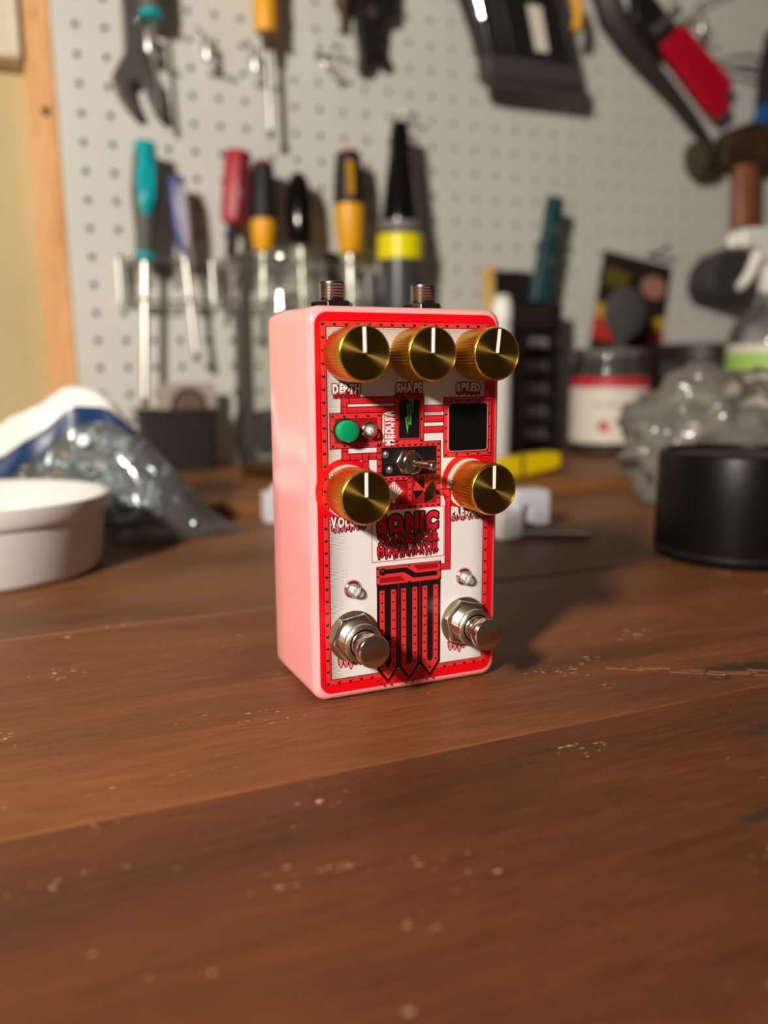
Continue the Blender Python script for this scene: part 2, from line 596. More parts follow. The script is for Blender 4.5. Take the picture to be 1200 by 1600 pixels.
wall = MB()
wall.box(-420, 24, -1300, 1500, 60, 700)
on_board(tag(wall.build('wall_back', 'khaki'), kind='structure'))
up = MB()
up.prism([(-420, -38), (-300, -43), (-180, -36), (-120, -41), (-90, -37.5), (-58, -37), (-47, -37.5), (-47, 400), (-420, 400)], -6, 24)
on_board(tag(up.build('trim_1', 'plaster', bevel=2.0), kind='structure'))
post = MB()
post.box(-45.5, 2.0, -1300, -20.8, 40, 700)
on_board(tag(post.build('trim_2', 'stud', bevel=1.5), kind='structure'))
knots = MB()
for (ku, kv, ra, rb) in ((-30.0, -77, 4.2, 5.2), (-34.0, 5.0, 1.6, 1.8)):
    knots.lathe([(ra * 1.0, 0), (ra * 0.7, 0.25), (0, 0.35)], (ku, 2.1, kv), (0, -1, 0), 16, sx=1, sy=rb / ra)
kn = knots.build('knot', 'brown_metal')
kn.parent = bpy.data.objects['trim_2']

rows = [-16 * 25.4 + 25.4 * i for i in range(24)]
p1 = pegboard_panel(-20.5, 551.5, -414, 190, [25.4 * i for i in range(22)], rows)
on_board(tag(p1.build('pegboard', 'pegboard'), 'pale grey perforated hardboard panel with screwdrivers, left of the seam', 'pegboard'))
p2 = pegboard_panel(553.0, 1220, -414, 190, [571.5 + 25.4 * i for i in range(25)], rows)
on_board(tag(p2.build('pegboard', 'pegboard'), 'pale grey perforated hardboard panel holding the claw hammer, right of the seam', 'pegboard'))

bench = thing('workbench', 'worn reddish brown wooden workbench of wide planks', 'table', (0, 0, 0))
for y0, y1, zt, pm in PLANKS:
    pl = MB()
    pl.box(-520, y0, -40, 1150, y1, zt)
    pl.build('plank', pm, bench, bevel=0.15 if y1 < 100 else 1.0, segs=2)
under = MB()
under.box(-500, -225, -75, 1130, 600, -40.3)
under.build('apron', 'dark_gap', bench)
splinter = MB()
for i in range(14):
    t = i / 13
    x = 72 + 44 * t + random.uniform(-1, 1)
    y = -12 - 28 * t + random.uniform(-3, 9) * t
    a = -0.5 + random.uniform(-0.12, 0.12)
    L = random.uniform(5, 12)
    splinter.obox((x, y, 0.15), (L * math.cos(a) / 2, L * math.sin(a) / 2, 0), (-0.35 * math.sin(a), 0.35 * math.cos(a), 0), (0, 0, 0.35))
splinter.build('splinter', PLANKS[2][3], bench)

# ------------------------------------------------------------------ the guitar pedal
pedal = thing('guitar_pedal', 'pink guitar effects pedal with red and white printed face standing upright on the bench', 'pedal')
PD, PH = 39.0, 121.0


def shell_ring(y, inset, hw, top, r=4.6):
    return [(x, y, z) for x, z in rrect(-hw + inset, inset, hw - inset, top - inset, max(r - inset * 0.35, 1.0), 8)]


enc = MB()
rings = []
for i in range(5):                                   # rounded rear edge
    a = PI / 2 * i / 4
    rings.append(shell_ring(PD - 1.2 + 1.2 * math.cos(a), 1.2 - 1.2 * math.sin(a), 33.0, PH))
for i in range(1, 5):
    t = i / 4
    rings.append(shell_ring(PD - 1.2 - (PD - 1.2 - 3.0) * t, 0, 33.0 - 0.8 * t, PH - 0.6 * t))
for i in range(1, 9):                                # soft front edge
    a = PI / 2 * i / 8
    rings.append(shell_ring(3.0 - 3.0 * math.sin(a), 2.6 - 2.6 * math.cos(a), 32.2, PH - 0.6))
enc.loft(rings)
enc.build('enclosure', 'pink', pedal, smooth=50)

# printed face: layers a few hundredths of a millimetre proud of one another
LY = [-0.04 - 0.03 * i for i in range(12)]


class Print(MB):
    def poly(self, pts, layer, m):
        self.add([(x, LY[layer], z) for x, z in pts], [tuple(range(len(pts)))], m)

    def rect(self, x0, z0, x1, z1, layer, m):
        self.poly([(x0, z0), (x1, z0), (x1, z1), (x0, z1)], layer, m)

    def frame(self, x0, z0, x1, z1, t, layer, m):
        self.rect(x0, z0, x1, z0 + t, layer, m)
        self.rect(x0, z1 - t, x1, z1, layer, m)
        self.rect(x0, z0 + t, x0 + t, z1 - t, layer, m)
        self.rect(x1 - t, z0 + t, x1, z1 - t, layer, m)

    def disc(self, x, z, r, layer, m, n=14):
        self.poly([(x + r * math.cos(2 * PI * i / n), z + r * math.sin(2 * PI * i / n)) for i in range(n)], layer, m)

    def ring(self, x, z, r0, r1, layer, m, n=40):
        for i in range(n):
            a, b = 2 * PI * i / n, 2 * PI * (i + 1) / n
            self.poly([(x + r0 * math.cos(a), z + r0 * math.sin(a)), (x + r1 * math.cos(a), z + r1 * math.sin(a)),
                       (x + r1 * math.cos(b), z + r1 * math.sin(b)), (x + r0 * math.cos(b), z + r0 * math.sin(b))], layer, m)

    def rivet(self, x, z, layer, r=0.52):
        self.disc(x, z - 0.05, r, layer, 0, 10)
        self.disc(x - 0.05 * r, z + 0.42 * r, r * 0.34, layer + 1, 1, 7)

    def band(self, pts, w, layer, m, ext=True):
        """thick polyline as one mitred outline"""
        P = [Vector(p) for p in pts]
        if ext:
            P[0] = P[0] - (P[1] - P[0]).normalized() * (w / 2 if len(P) > 2 else 0)
        L, R = [], []
        for i, p in enumerate(P):
            d0 = (P[i] - P[i - 1]).normalized() if i else (P[1] - P[0]).normalized()
            d1 = (P[i + 1] - P[i]).normalized() if i < len(P) - 1 else d0
            n0, n1 = Vector((-d0.y, d0.x)), Vector((-d1.y, d1.x))
            mt = (n0 + n1).normalized()
            k = w / 2 / max(mt.dot(n0), 0.3)
            L.append(p + mt * k)
            R.append(p - mt * k)
        for i in range(len(P) - 1):
            self.poly([tuple(L[i]), tuple(R[i]), tuple(R[i + 1]), tuple(L[i + 1])], layer, m)


face = Print()
face.poly(rrect(-30.3, 2.6, 30.0, 118.5, 3.9, 8), 0, 0)
face_o = face.build('face_print', 'red', pedal, smooth=0, fix=False)
face_o['label'] = 'red printed face panel'

ht = bpy.data.materials.new('halftone_white_print')
ht.use_nodes = True
n_, l_, b_ = nodes_of(ht)
tc = n_.new('ShaderNodeTexCoord')
sx = n_.new('ShaderNodeSeparateXYZ')
l_.new(tc.outputs['Object'], sx.inputs[0])


def mth(op, a, b=None, clamp=False):
    x = n_.new('ShaderNodeMath')
    x.operation = op
    x.use_clamp = clamp
    for i, q in enumerate((a, b)):
        if q is None:
            continue
        if isinstance(q, (int, float)):
            x.inputs[i].default_value = q
        else:
            l_.new(q, x.inputs[i])
    return x.outputs[0]


PITCH = 0.00044
cx_ = mth('COSINE', mth('MULTIPLY', sx.outputs[0], 2 * PI / PITCH))
cz_ = mth('COSINE', mth('MULTIPLY', sx.outputs[2], 2 * PI / PITCH))
val = mth('ADD', mth('MULTIPLY', mth('ADD', cx_, cz_), 0.25), 0.5)
left = mth('SUBTRACT', 1.0, mth('DIVIDE', mth('ADD', sx.outputs[0], 0.0269), 0.0085))
right = mth('SUBTRACT', 0.9, mth('DIVIDE', mth('SUBTRACT', 0.0264, sx.outputs[0]), 0.006))
top = mth('SUBTRACT', 0.95, mth('DIVIDE', mth('SUBTRACT', 0.1144, sx.outputs[2]), 0.0125))
mid = mth('SUBTRACT', 0.85, mth('DIVIDE', mth('ABSOLUTE', mth('SUBTRACT', sx.outputs[2], 0.0885)), 0.0045))
mid = mth('SUBTRACT', mid, mth('MULTIPLY', mth('GREATER_THAN', sx.outputs[0], 0.011), 3.0))
den = mth('MAXIMUM', mth('MAXIMUM', left, right), mth('MAXIMUM', top, mid))
den = mth('MULTIPLY', den, 0.66)
dot = mth('MULTIPLY', mth('SUBTRACT', den, val), 6.0, True)
mx_ = n_.new('ShaderNodeMix')
mx_.data_type = 'RGBA'
mx_.inputs[6].default_value = (0.74, 0.71, 0.72, 1)
mx_.inputs[7].default_value = (0.13, 0.055, 0.06, 1)
l_.new(dot, mx_.inputs[0])
l_.new(mx_.outputs[2], b_.inputs['Base Color'])
b_.inputs['Roughness'].default_value = 0.4
M['halftone'] = ht

bd = Print()
bd.rect(-28.8, 5.3, 28.2, 116.1, 1, 2)
bd.rect(-28.6, 5.5, 28.0, 115.9, 2, 3)
bd.rect(-26.95, 7.05, 26.35, 114.45, 3, 2)
bd.rect(-26.7, 7.3, 26.1, 114.2, 4, 4)
NT = 16
for i in range(NT):
    x = -27.8 + (55.0) * i / (NT - 1)
    bd.rivet(x, 115.15, 4)
for i in range(1, 30):
    z = 115.15 - 109.0 * i / 29
    bd.rivet(-27.8, z, 4)
    if not (z < 94 and z > 74):
        bd.rivet(27.2, z, 4)
for i in range(1, NT - 1):
    x = -27.8 + (55.0) * i / (NT - 1)
    if x < -12.5 or x > 11.5:
        bd.rivet(x, 6.15, 4)
bd.build('border_print', ['black_print', 'pink_print', 'dark_red', 'red_band', 'halftone'], face_o, smooth=0, fix=False)

pp = Print()
W_ = 1.75
PATHS = [
    [(-21.45, 88.5), (-21.45, 92.9), (-4.5, 92.9)],
    [(-20.5, 90.0), (-4.5, 90.0)],
    [(4.5, 90.0), (12.0, 90.0)],
    [(4.5, 86.8), (12.0, 86.8)],
    [(4.5, 83.5), (12.0, 83.5)],
    [(-21.45, 79.5), (-21.45, 76.1), (-10.5, 76.1)],
    [(-14.8, 76.1), (-14.8, 68.5)],
    [(10.0, 63.7), (13.4, 63.7), (13.4, 39.4), (10.6, 39.4)],
]
for k, p in enumerate(PATHS):
    pp.band(p, W_ + 0.5, 5 if k != 6 else 6, 0)
    pp.band(p, W_, 6 if k != 6 else 7, 1)
for (x0, z0, x1, z1) in ((-22.5, 91.0, -20.4, 91.2), (-20.0, 91.9, -19.8, 93.9), (-22.5, 77.9, -20.4, 78.1), (-19.9, 75.1, -19.7, 77.1),
                         (-16.0, 75.1, -15.8, 77.1), (-13.8, 75.1, -13.6, 77.1), (-15.8, 74.4, -13.8, 74.6), (12.4, 61.9, 14.4, 62.1), (12.4, 41.2, 14.4, 41.4),
                         (11.6, 62.7, 11.8, 64.7)):
    pp.rect(x0, z0, x1, z1, 9, 0)
for p in PATHS:                                     # a lighter line along each pipe
    pp.band([(x + 0.2, z + 0.25) for x, z in p], 0.35, 8, 2)
pp.build('pipe_print', ['dark_red', 'crimson', 'red_band'], face_o, smooth=0, fix=False)

bx = Print()


def riveted(x0, z0, x1, z1, t, nx, nz_, inner, layer=6):
    bx.rect(x0 - 0.25, z0 - 0.25, x1 + 0.25, z1 + 0.25, layer, 2)
    bx.frame(x0, z0, x1, z1, t, layer + 1, 3)
    bx.rect(x0 + t, z0 + t, x1 - t, z1 - t, layer + 1, inner)
    for i in range(nx):
        x = x0 + t / 2 + (x1 - x0 - t) * i / (nx - 1)
        bx.rivet(x, z0 + t / 2, layer + 2, 0.45)
        bx.rivet(x, z1 - t / 2, layer + 2, 0.45)
    for i in range(1, nz_ - 1):
        z = z0 + t / 2 + (z1 - z0 - t) * i / (nz_ - 1)
        bx.rivet(x0 + t / 2, z, layer + 2, 0.45)
        bx.rivet(x1 - t / 2, z, layer + 2, 0.45)


riveted(-25.9, 78.9, -9.5, 89.1, 1.4, 5, 3, 4)          # button box
riveted(-5.0, 79.8, 4.6, 94.3, 1.3, 2, 3, 5)            # bolt window
bx.frame(-4.1, 80.7, 3.7, 93.4, 0.2, 8, 2)
riveted(11.7, 74.8, 28.6, 93.1, 1.5, 5, 5, 5)           # screen frame
riveted(-10.9, 68.3, 10.5, 79.8, 1.3, 11, 6, 5)         # toggle box
bx.rect(-9.4, 73.7, 8.9, 73.95, 8, 2)
for (x, z) in ((-8.3, 76.4), (-7.0, 71.7)):
    bx.disc(x, z, 1.15, 8, 6)
    bx.disc(x - 0.1, z + 0.35, 0.4, 9, 7)
riveted(-10.9, 59.3, 10.5, 69.6, 1.2, 11, 5, 8, layer=5)
bx.rect(-0.75, 60.5, 0.55, 68.4, 7, 3)
for i in range(4):
    bx.rivet(-0.1, 61.3 + 2.1 * i, 8, 0.4)
bx.build('riveted_box_print', ['black_print', 'pink_print', 'dark_red', 'red_band', 'mid_red', 'black_print', 'grey_print', 'white_print', 'mid_red'], face_o, smooth=0, fix=False)

bolt = Print()
BOLT = [(-0.3, 93.0), (1.1, 93.0), (1.1, 88.7), (0.4, 89.3), (0.4, 85.0), (-0.45, 85.6), (-0.9, 82.3), (-1.75, 87.7), (-1.0, 87.3), (-1.0, 91.8), (-0.3, 91.1)]
bolt.poly(BOLT, 9, 0)
bolt.poly([(0.0, 92.7), (0.8, 92.7), (0.8, 89.4), (0.1, 89.6), (0.1, 85.6), (-0.6, 86.2), (-0.85, 84.4), (-1.3, 87.0), (-0.7, 86.9), (-0.7, 91.6)], 10, 1)
bolt.build('bolt_emblem', ['green_print', 'dark_green'], face_o, smooth=0, fix=False)

fan = Print()
fan.poly([(-5.6, 68.3), (-10.0, 64.6), (-5.6, 60.7), (-1.0, 64.6)], 7, 2)
tip = (-5.6, 61.9)
edge = [(-9.1, 64.6), (-8.3, 65.4), (-7.4, 66.3), (-6.5, 67.2), (-5.6, 68.1), (-4.7, 67.2), (-3.8, 66.3), (-2.9, 65.4), (-2.1, 64.6)]
edge = [(x * 0.92 - 0.42, z) for x, z in edge]
for a, b in zip(edge, edge[1:]):
    fan.poly([tip, (a[0] * 0.94 + b[0] * 0.06, a[1] * 0.94 + b[1] * 0.06), (b[0] * 0.75 + a[0] * 0.25, b[1] * 0.75 + a[1] * 0.25)], 8, 0)
fan.poly([(-6.4, 61.9), (-5.6, 62.3), (-4.8, 61.9), (-5.6, 60.9)], 9, 0)
fan.build('fan_emblem', ['white_print', 'black_print', 'crimson'], face_o, smooth=0, fix=False)

pw = Print()
NP = 8
for i in range(NP):
    a, b = 2 * PI * i / NP, 2 * PI * (i + 1) / NP
    c = (5.0, 64.7)
    pw.poly([c, (c[0] + 4.1 * math.cos(a), c[1] + 4.1 * math.sin(a)), (c[0] + 4.1 * math.cos(b), c[1] + 4.1 * math.sin(b))], 8, (1, 0, 1, 0, 1, 2, 1, 1)[i])
pw.disc(5.0, 64.7, 0.5, 9, 0)
pw.build('pinwheel_emblem', ['red_band', 'black_print', 'mid_red'], face_o, smooth=0, fix=False)

for x in (-20.9, 20.9):
    rg = Print()
    rg.ring(x, 65.9, 8.0, 10.0, 5, 0)
    rg.build('knob_ring_print', 'red', face_o, smooth=0, fix=False)
for x in (-19.4, 19.4):
    rg = Print()
    rg.ring(x, 35.4, 2.5, 3.0, 5, 0, 24)
    rg.build('led_ring_print', 'pink_print', face_o, smooth=0, fix=False)

cb = Print()
# circuit box over three riveted tubes running off the bottom border
X0, X1 = -11.4, 10.9
for k in range(3):
    a = X0 + (X1 - X0) * k / 3
    b = X0 + (X1 - X0) * (k + 1) / 3
    c = (a + b) / 2
    cb.poly([(a, 8.0), (c, 3.2), (b, 8.0), (b, 36), (a, 36)], 6, 2)
    cb.poly([(a + 0.9, 8.3), (c, 4.5), (b - 0.9, 8.3), (b - 0.9, 33.8), (b - 2.6, 33.8), (b - 2.6, 10.0), (c + 0.6, 8.6), (c - 0.6, 8.6), (a + 2.6, 10.0), (a + 2.6, 33.8), (a + 0.9, 33.8)], 7, 3)
    for j in range(9):
        z = 32.9 - 2.95 * j
        cb.rivet(a + 1.75, z, 8, 0.42)
        cb.rivet(b - 1.75, z, 8, 0.42)
    cb.rivet(c, 6.6, 8, 0.42)
    for s in (-1, 1):
        for j in range(3):
            cb.rivet(c + s * (3.6 - 1.5 * j * 0.8), 6.0 - 1.25 * j * 0.8 - 1.4, 8, 0.36)
    if k:
        cb.rect(a - 0.12, 7.5, a + 0.12, 35.5, 8, 4)
cb.rect(-11.5, 35.4, 11.0, 41.6, 7, 3)
cb.frame(-11.5, 35.4, 11.0, 41.6, 0.2, 8, 2)
cb.poly([(-9.6, 39.0), (-2.0, 39.0), (1.2, 36.9), (9.6, 36.9), (9.6, 38.4), (2.0, 38.4), (-1.2, 40.5), (-9.6, 40.5)], 8, 2)
cb.poly([(-10.3, 36.3), (-1.6, 36.3), (-3.2, 37.9), (-10.3, 37.9)], 8, 4)
cb.poly([(9.8, 40.9), (1.2, 40.9), (2.6, 39.3), (9.8, 39.3)], 8, 4)
cb.disc(-9.4, 39.8, 1.2, 9, 0)
cb.disc(-9.5, 40.1, 0.4, 10, 5)
for x, z in ((-11.0, 41.0), (10.5, 41.0), (-11.0, 36.0), (10.5, 36.0), (-0.3, 41.1), (-0.3, 35.9), (-11.0, 38.5), (10.5, 38.6)):
    cb.rivet(x, z, 9, 0.4)
cb.build('circuit_print', ['black_print', 'pink_print', 'black_print', 'red_band', 'mid_red', 'grey_print'], face_o, smooth=0, fix=False)


def glyph(ch, bold):
    cu = bpy.data.curves.new('glyph', 'FONT')
    cu.body = ch
    cu.size = 1.0
    cu.offset = bold
    cu.resolution_u = 4
    ob = bpy.data.objects.new('glyph', cu)
    COL.objects.link(ob)
    dg = bpy.context.evaluated_depsgraph_get()
    me = ob.evaluated_get(dg).to_mesh()
    vs = [(p.co.x, p.co.y) for p in me.vertices]
    fs = [tuple(p.vertices) for p in me.polygons]
    ob.evaluated_get(dg).to_mesh_clear()
    bpy.data.objects.remove(ob)
    bpy.data.curves.remove(cu)
    return vs, fs


def word(name, text, x0, z0, x1, z1, fill, outline, layer, drip=0.3, rot=0.0, vertical=False, ol=0.35, parent=None, bold=0.03, wob=0.05, dripm=None):
    """dripping horror lettering fitted into a box; one printed mesh per word"""
    pr = Print()
    rnd = random.Random(text)
    w, h = (x1 - x0, z1 - z0) if not vertical else (z1 - z0, x1 - x0)
    adv = []
    gl = []
    for ch in text:
        if ch == ' ':
            gl.append(None)
            adv.append(0.4)
            continue
        vs, fs = glyph(ch, bold)
        mnx, mxx = min(v[0] for v in vs), max(v[0] for v in vs)
        gl.append((vs, fs, mnx, mxx))
        adv.append(mxx - mnx + (0.13 if bold < 0.04 else 0.10))
    tot = sum(adv)
    pos = 0.0
    for g, ad in zip(gl, adv):
        if g:
            vs, fs, mnx, mxx = g
            mny, mxy = min(v[1] for v in vs), max(v[1] for v in vs)
            kk = rnd.uniform(-wob, wob)
            sl = rnd.uniform(-wob, wob) * 1.5
            dz = rnd.uniform(-wob, wob) * h * 0.6

            def place(px, py):
                a = (pos + px - mnx) / tot * w
                b_ = ((py - mny) / max(mxy - mny, 0.5)) * h * (1 + kk) if mxy - mny > 0.4 else (py) / 0.7 * h
                a += sl * b_
                b_ += dz
                if vertical:
                    return (x1 - b_, z0 + a)
                return (x0 + a, z0 + b_ + (a / w - 0.5) * rot)
            cv = [place(*v) for v in vs]
            # drips below the letter
            dr = []
            for q in range(2 if mxx - mnx > 0.4 else 1):
                fx = (0.22 + 0.5 * q) + rnd.uniform(-0.06, 0.08)
                a0 = mnx + (mxx - mnx) * fx
                wd = 0.075
                dl = drip * rnd.uniform(0.6, 1.15)
                dr.append([place(a0 - wd, mny + 0.14), place(a0 - wd * 0.8, mny - dl * 0.5), place(a0 - wd * 0.55, mny - dl * 0.85), place(a0, mny - dl),
                           place(a0 + wd * 0.55, mny - dl * 0.85), place(a0 + wd * 0.8, mny - dl * 0.5), place(a0 + wd, mny + 0.14)])
            # outline: the same shape shifted around
            for k in range(10):
                t = 2 * PI * k / 10
                ox, oz = ol * math.cos(t), ol * math.sin(t)
                dd = 0.0018 * k + 0.0006 * (gl.index(g) % 3)
                pr.add([(x + ox, LY[layer] - dd, z + oz) for x, z in cv], fs, 1)
                for d in dr:
                    pr.add([(x + ox, LY[layer] - dd, z + oz) for x, z in d], [tuple(range(len(d)))], 1)
            pr.add([(x, LY[layer + 1], z) for x, z in cv], fs, 0)
            for d in dr:
                pr.add([(x, LY[layer + 1] - 0.004, z) for x, z in d], [tuple(range(len(d)))], 2)
        pos += ad
    return pr.build(name, [fill, outline, dripm or fill], parent or face_o, smooth=0, fix=False)


word('depth_lettering', 'DEPTH', -25.0, 94.9, -16.2, 98.0, 'white_print', 'dark_red', 7, 0.32, dripm='crimson', ol=0.32, bold=0.06)
word('shape_lettering', 'SHAPE', -4.7, 94.9, 4.3, 98.0, 'white_print', 'dark_red', 9, 0.32, dripm='crimson', ol=0.32, bold=0.06)
word('speed_lettering', 'SPEED', 16.0, 95.0, 24.8, 97.8, 'white_print', 'dark_red', 7, 0.32, dripm='crimson', ol=0.32, bold=0.06)
word('volume_lettering', 'VOLUME', -26.2, 54.9, -14.6, 58.2, 'white_print', 'dark_red', 7, 0.32, dripm='pink_print', ol=0.32, bold=0.06)
word('amp_lettering', 'PRE-AMP', 14.4, 55.4, 26.6, 58.7, 'white_print', 'dark_red', 7, 0.32, dripm='pink_print', ol=0.32, bold=0.06)
word('medusa_lettering', 'MEDUSA', -8.5, 79.2, -5.6, 90.0, 'white_print', 'crimson', 8, 0.2, vertical=True, dripm='white_print', ol=0.28, bold=0.06)
tb = Print()
tb.rect(-13.0, 43.0, 12.1, 59.3, 5, 0)
tb.frame(-13.0, 43.0, 12.1, 59.3, 0.22, 6, 1)
tb.build('title_box_print', ['white_print', 'crimson'], face_o, smooth=0, fix=False)
word('title_lettering', 'SONIC', -11.0, 51.9, 10.4, 58.0, 'crimson', 'black_print', 7, 0.10, bold=0.075, ol=0.5, dripm='crimson', wob=0.03)
word('title_lettering', 'TRANSDUCER', -10.9, 48.5, 10.3, 51.0, 'crimson', 'black_print', 8, 0.14, bold=0.045, ol=0.3, dripm='crimson')
word('title_lettering', 'MODULATOR', -11.0, 45.1, 10.2, 47.9, 'crimson', 'black_print', 8, 0.35, bold=0.045, ol=0.3, dripm='crimson')
for (cx0, z0, k) in ((-23.6, 12.2, 5), (14.6, 12.4, 4)):
    dp = Print()
    for i in range(k):
        x = cx0 + 1.65 * i
        L = (2.6, 2.1, 2.9, 2.4, 2.0)[i]
        z1 = z0 + (1.4 if i in (0, 3) else 0.8)
        for mm, e, ly in ((1, 0.38, 6), (0, 0.0, 7)):
            dp.poly([(x - 0.75 - e, z1 + e), (x - 0.5 - e, z1 - L * 0.6), (x - 0.25, z1 - L - e), (x + 0.25, z1 - L - e), (x + 0.55 + e, z1 - L * 0.6), (x + 0.8 + e, z1 + e)], ly, mm)
    dp.build('drip_print', ['pink_print', 'dark_red'], face_o, smooth=0, fix=False)

# knobs
def knob(x, z, turn, lab):
    k = MB()
    k.lathe([(6.6, 1.3), (7.5, 1.3), (7.7, 2.0), (8.0, 14.3), (8.0, 14.7)], axis=(0, -1, 0), n=104, tooth=0.6)
    body = k.build('knob', 'gold', pedal, smooth=20, loc=(x, 0, z))
    body['label'] = lab
    r = MB()
    r.lathe([(8.0, 14.7, 0.6), (7.85, 15.3, 0.25), (7.65, 15.75, 0.0), (7.42, 15.95, 0.0), (7.32, 15.95, 0.0), (7.3, 15.7, 0.0)], axis=(0, -1, 0), n=104)
    r.build('knob_rim', 'gold_rim', body, smooth=50)
    f = MB()
    f.lathe([(7.36, 15.8), (4.0, 15.81), (0.0, 15.82)], axis=(0, -1, 0), n=64)
    f.build('knob_face', 'gold_face', body, smooth=30)
    p = MB()
    c, s = math.cos(turn), math.sin(turn)
    p.obox((-3.75 * s, -15.9, 3.75 * c), (0.48 * c, 0, 0.48 * s), (0, 0.14, 0), (-3.5 * s, 0, 3.5 * c))
    p.build('pointer', 'pointer', body, smooth=0, bevel=0.1)
    st = MB()
    st.lathe([(3.2, -0.5), (3.2, 1.6), (0, 1.6)], axis=(0, -1, 0), n=24)
    st.lathe([(6.2, -0.2), (6.2, 0.5), (3.0, 0.5)], axis=(0, -1, 0), n=24)
    st.build('shaft_nut', 'nickel', body)
    return body


knob(-21.0, 106.3, 0.02, 'gold knurled knob above the word DEPTH')
knob(0.0, 106.3, -0.01, 'gold knurled knob above the word SHAPE')
knob(21.2, 106.3, -0.10, 'gold knurled knob above the word SPEED')
knob(-20.9, 65.9, 0.0, 'gold knurled knob above the word VOLUME')
knob(20.9, 65.8, 0.0, 'gold knurled knob at the right below the screen')
gf = M['gold_face']
n2, l2, b2 = nodes_of(gf)
tg = n2.new('ShaderNodeTangent')
tg.direction_type = 'RADIAL'
tg.axis = 'Y'
l2.new(tg.outputs[0], b2.inputs['Tangent'])
tcf = n2.new('ShaderNodeTexCoord')
sepf = n2.new('ShaderNodeVectorMath')
sepf.operation = 'MULTIPLY'
sepf.inputs[1].default_value = (1, 0, 1)
l2.new(tcf.outputs['Object'], sepf.inputs[0])
lenf = n2.new('ShaderNodeVectorMath')
lenf.operation = 'LENGTH'
l2.new(sepf.outputs[0], lenf.inputs[0])
wv = n2.new('ShaderNodeMath')
wv.operation = 'MULTIPLY'
wv.inputs[1].default_value = 2 * PI / 0.00032
l2.new(lenf.outputs['Value'], wv.inputs[0])
sn = n2.new('ShaderNodeMath')
sn.operation = 'SINE'
l2.new(wv.outputs[0], sn.inputs[0])
bf = n2.new('ShaderNodeBump')
bf.inputs['Strength'].default_value = 0.5
bf.inputs['Distance'].default_value = 0.00002
l2.new(sn.outputs[0], bf.inputs['Height'])
l2.new(bf.outputs[0], b2.inputs['Normal'])

# green push button
b = MB()
b.lathe([(3.9, -0.2), (3.9, 0.7), (3.4, 0.7)], axis=(0, -1, 0), n=32)
bz = b.build('push_button', 'dark_plastic', pedal, loc=(-21.3, 0, 84.0))
bz['label'] = 'round green push button in the riveted box'
b = MB()
b.lathe([(3.25, 0.3), (3.25, 3.4), (3.05, 3.85), (2.6, 4.05), (0, 4.1)], axis=(0, -1, 0), n=36)
b.build('button_cap', 'green_button', bz, smooth=40)


def led(x, z, r, lab):
    a = MB()
    a.lathe([(r + 0.55, -0.2), (r + 0.55, 0.5), (r + 0.15, 0.9), (r - 0.1, 0.9), (r - 0.1, 0.1), (0, 0.1)], axis=(0, -1, 0), n=28)
    o = a.build('indicator_led', 'nickel', pedal, loc=(x, 0, z))
    o['label'] = lab
    c = MB()
    c.lathe([(r - 0.15, 0.15), (r - 0.15, 1.4)] + [((r - 0.15) * math.cos(t * PI / 12), 1.4 + (r - 0.15) * math.sin(t * PI / 12)) for t in range(1, 6)] + [(0, 1.4 + r - 0.15)], axis=(0, -1, 0), n=24)
    c.build('led_lens', 'led_lens', o)
    e = MB()
    e.lathe([(r * 0.62, 0.12), (r * 0.5, 0.55), (r * 0.2, 0.3), (0, 0.3)], axis=(0, -1, 0), n=20)
    e.box(-0.22, -1.0, -0.5, 0.22, -0.2, 0.4)
    e.build('led_chip', 'pointer', o)
    return o


led(-13.4, 83.9, 2.1, 'clear indicator light beside the green button')
led(-19.4, 35.3, 2.2, 'clear indicator light above the left footswitch')
led(19.4, 35.3, 2.2, 'clear indicator light above the right footswitch')

# display
d = MB()
d.prism(rrect(13.0, 76.3, 27.2, 91.7, 1.0, 4), 0, -0.75)
dsp = d.build('display', 'pink_print', pedal, smooth=0)
d = MB()
d.prism(rrect(13.2, 76.6, 26.8, 91.4, 0.9, 4), -0.3, -0.8)
d.build('screen', 'black_gloss', dsp, smooth=0)
dsp['label'] = 'small square black screen'

# toggle switch
t = MB()
t.lathe([(4.2, -0.2), (4.2, 1.5), (3.9, 1.9), (3.0, 1.9)], axis=(0, -1, 0), n=6)
tg_o = t.build('toggle_switch', 'nickel', pedal, smooth=30, bevel=0.2, loc=(-1.2, 0, 73.9))
tg_o['label'] = 'metal bat toggle switch'
t = MB()
t.lathe([(3.4, 1.7), (3.4, 2.2), (3.25, 2.4), (3.4, 2.6), (3.25, 2.8), (3.4, 3.0), (3.25, 3.2), (3.4, 3.4), (3.4, 5.2), (3.1, 5.5), (2.5, 5.5), (2.1, 4.3), (0, 4.0)], axis=(0, -1, 0), n=32)
t.build('bushing', 'nickel', tg_o)
t = MB()
t.tube([(0, -4.0, 0), (1.6, -7.0, -0.15), (3.0, -9.4, -0.3), (3.8, -10.8, -0.4), (4.15, -11.5, -0.42), (4.3, -11.9, -0.45)], [1.0, 1.05, 1.3, 1.5, 1.2, 0.5], 18)
t.build('lever', 'nickel', tg_o, smooth=60)


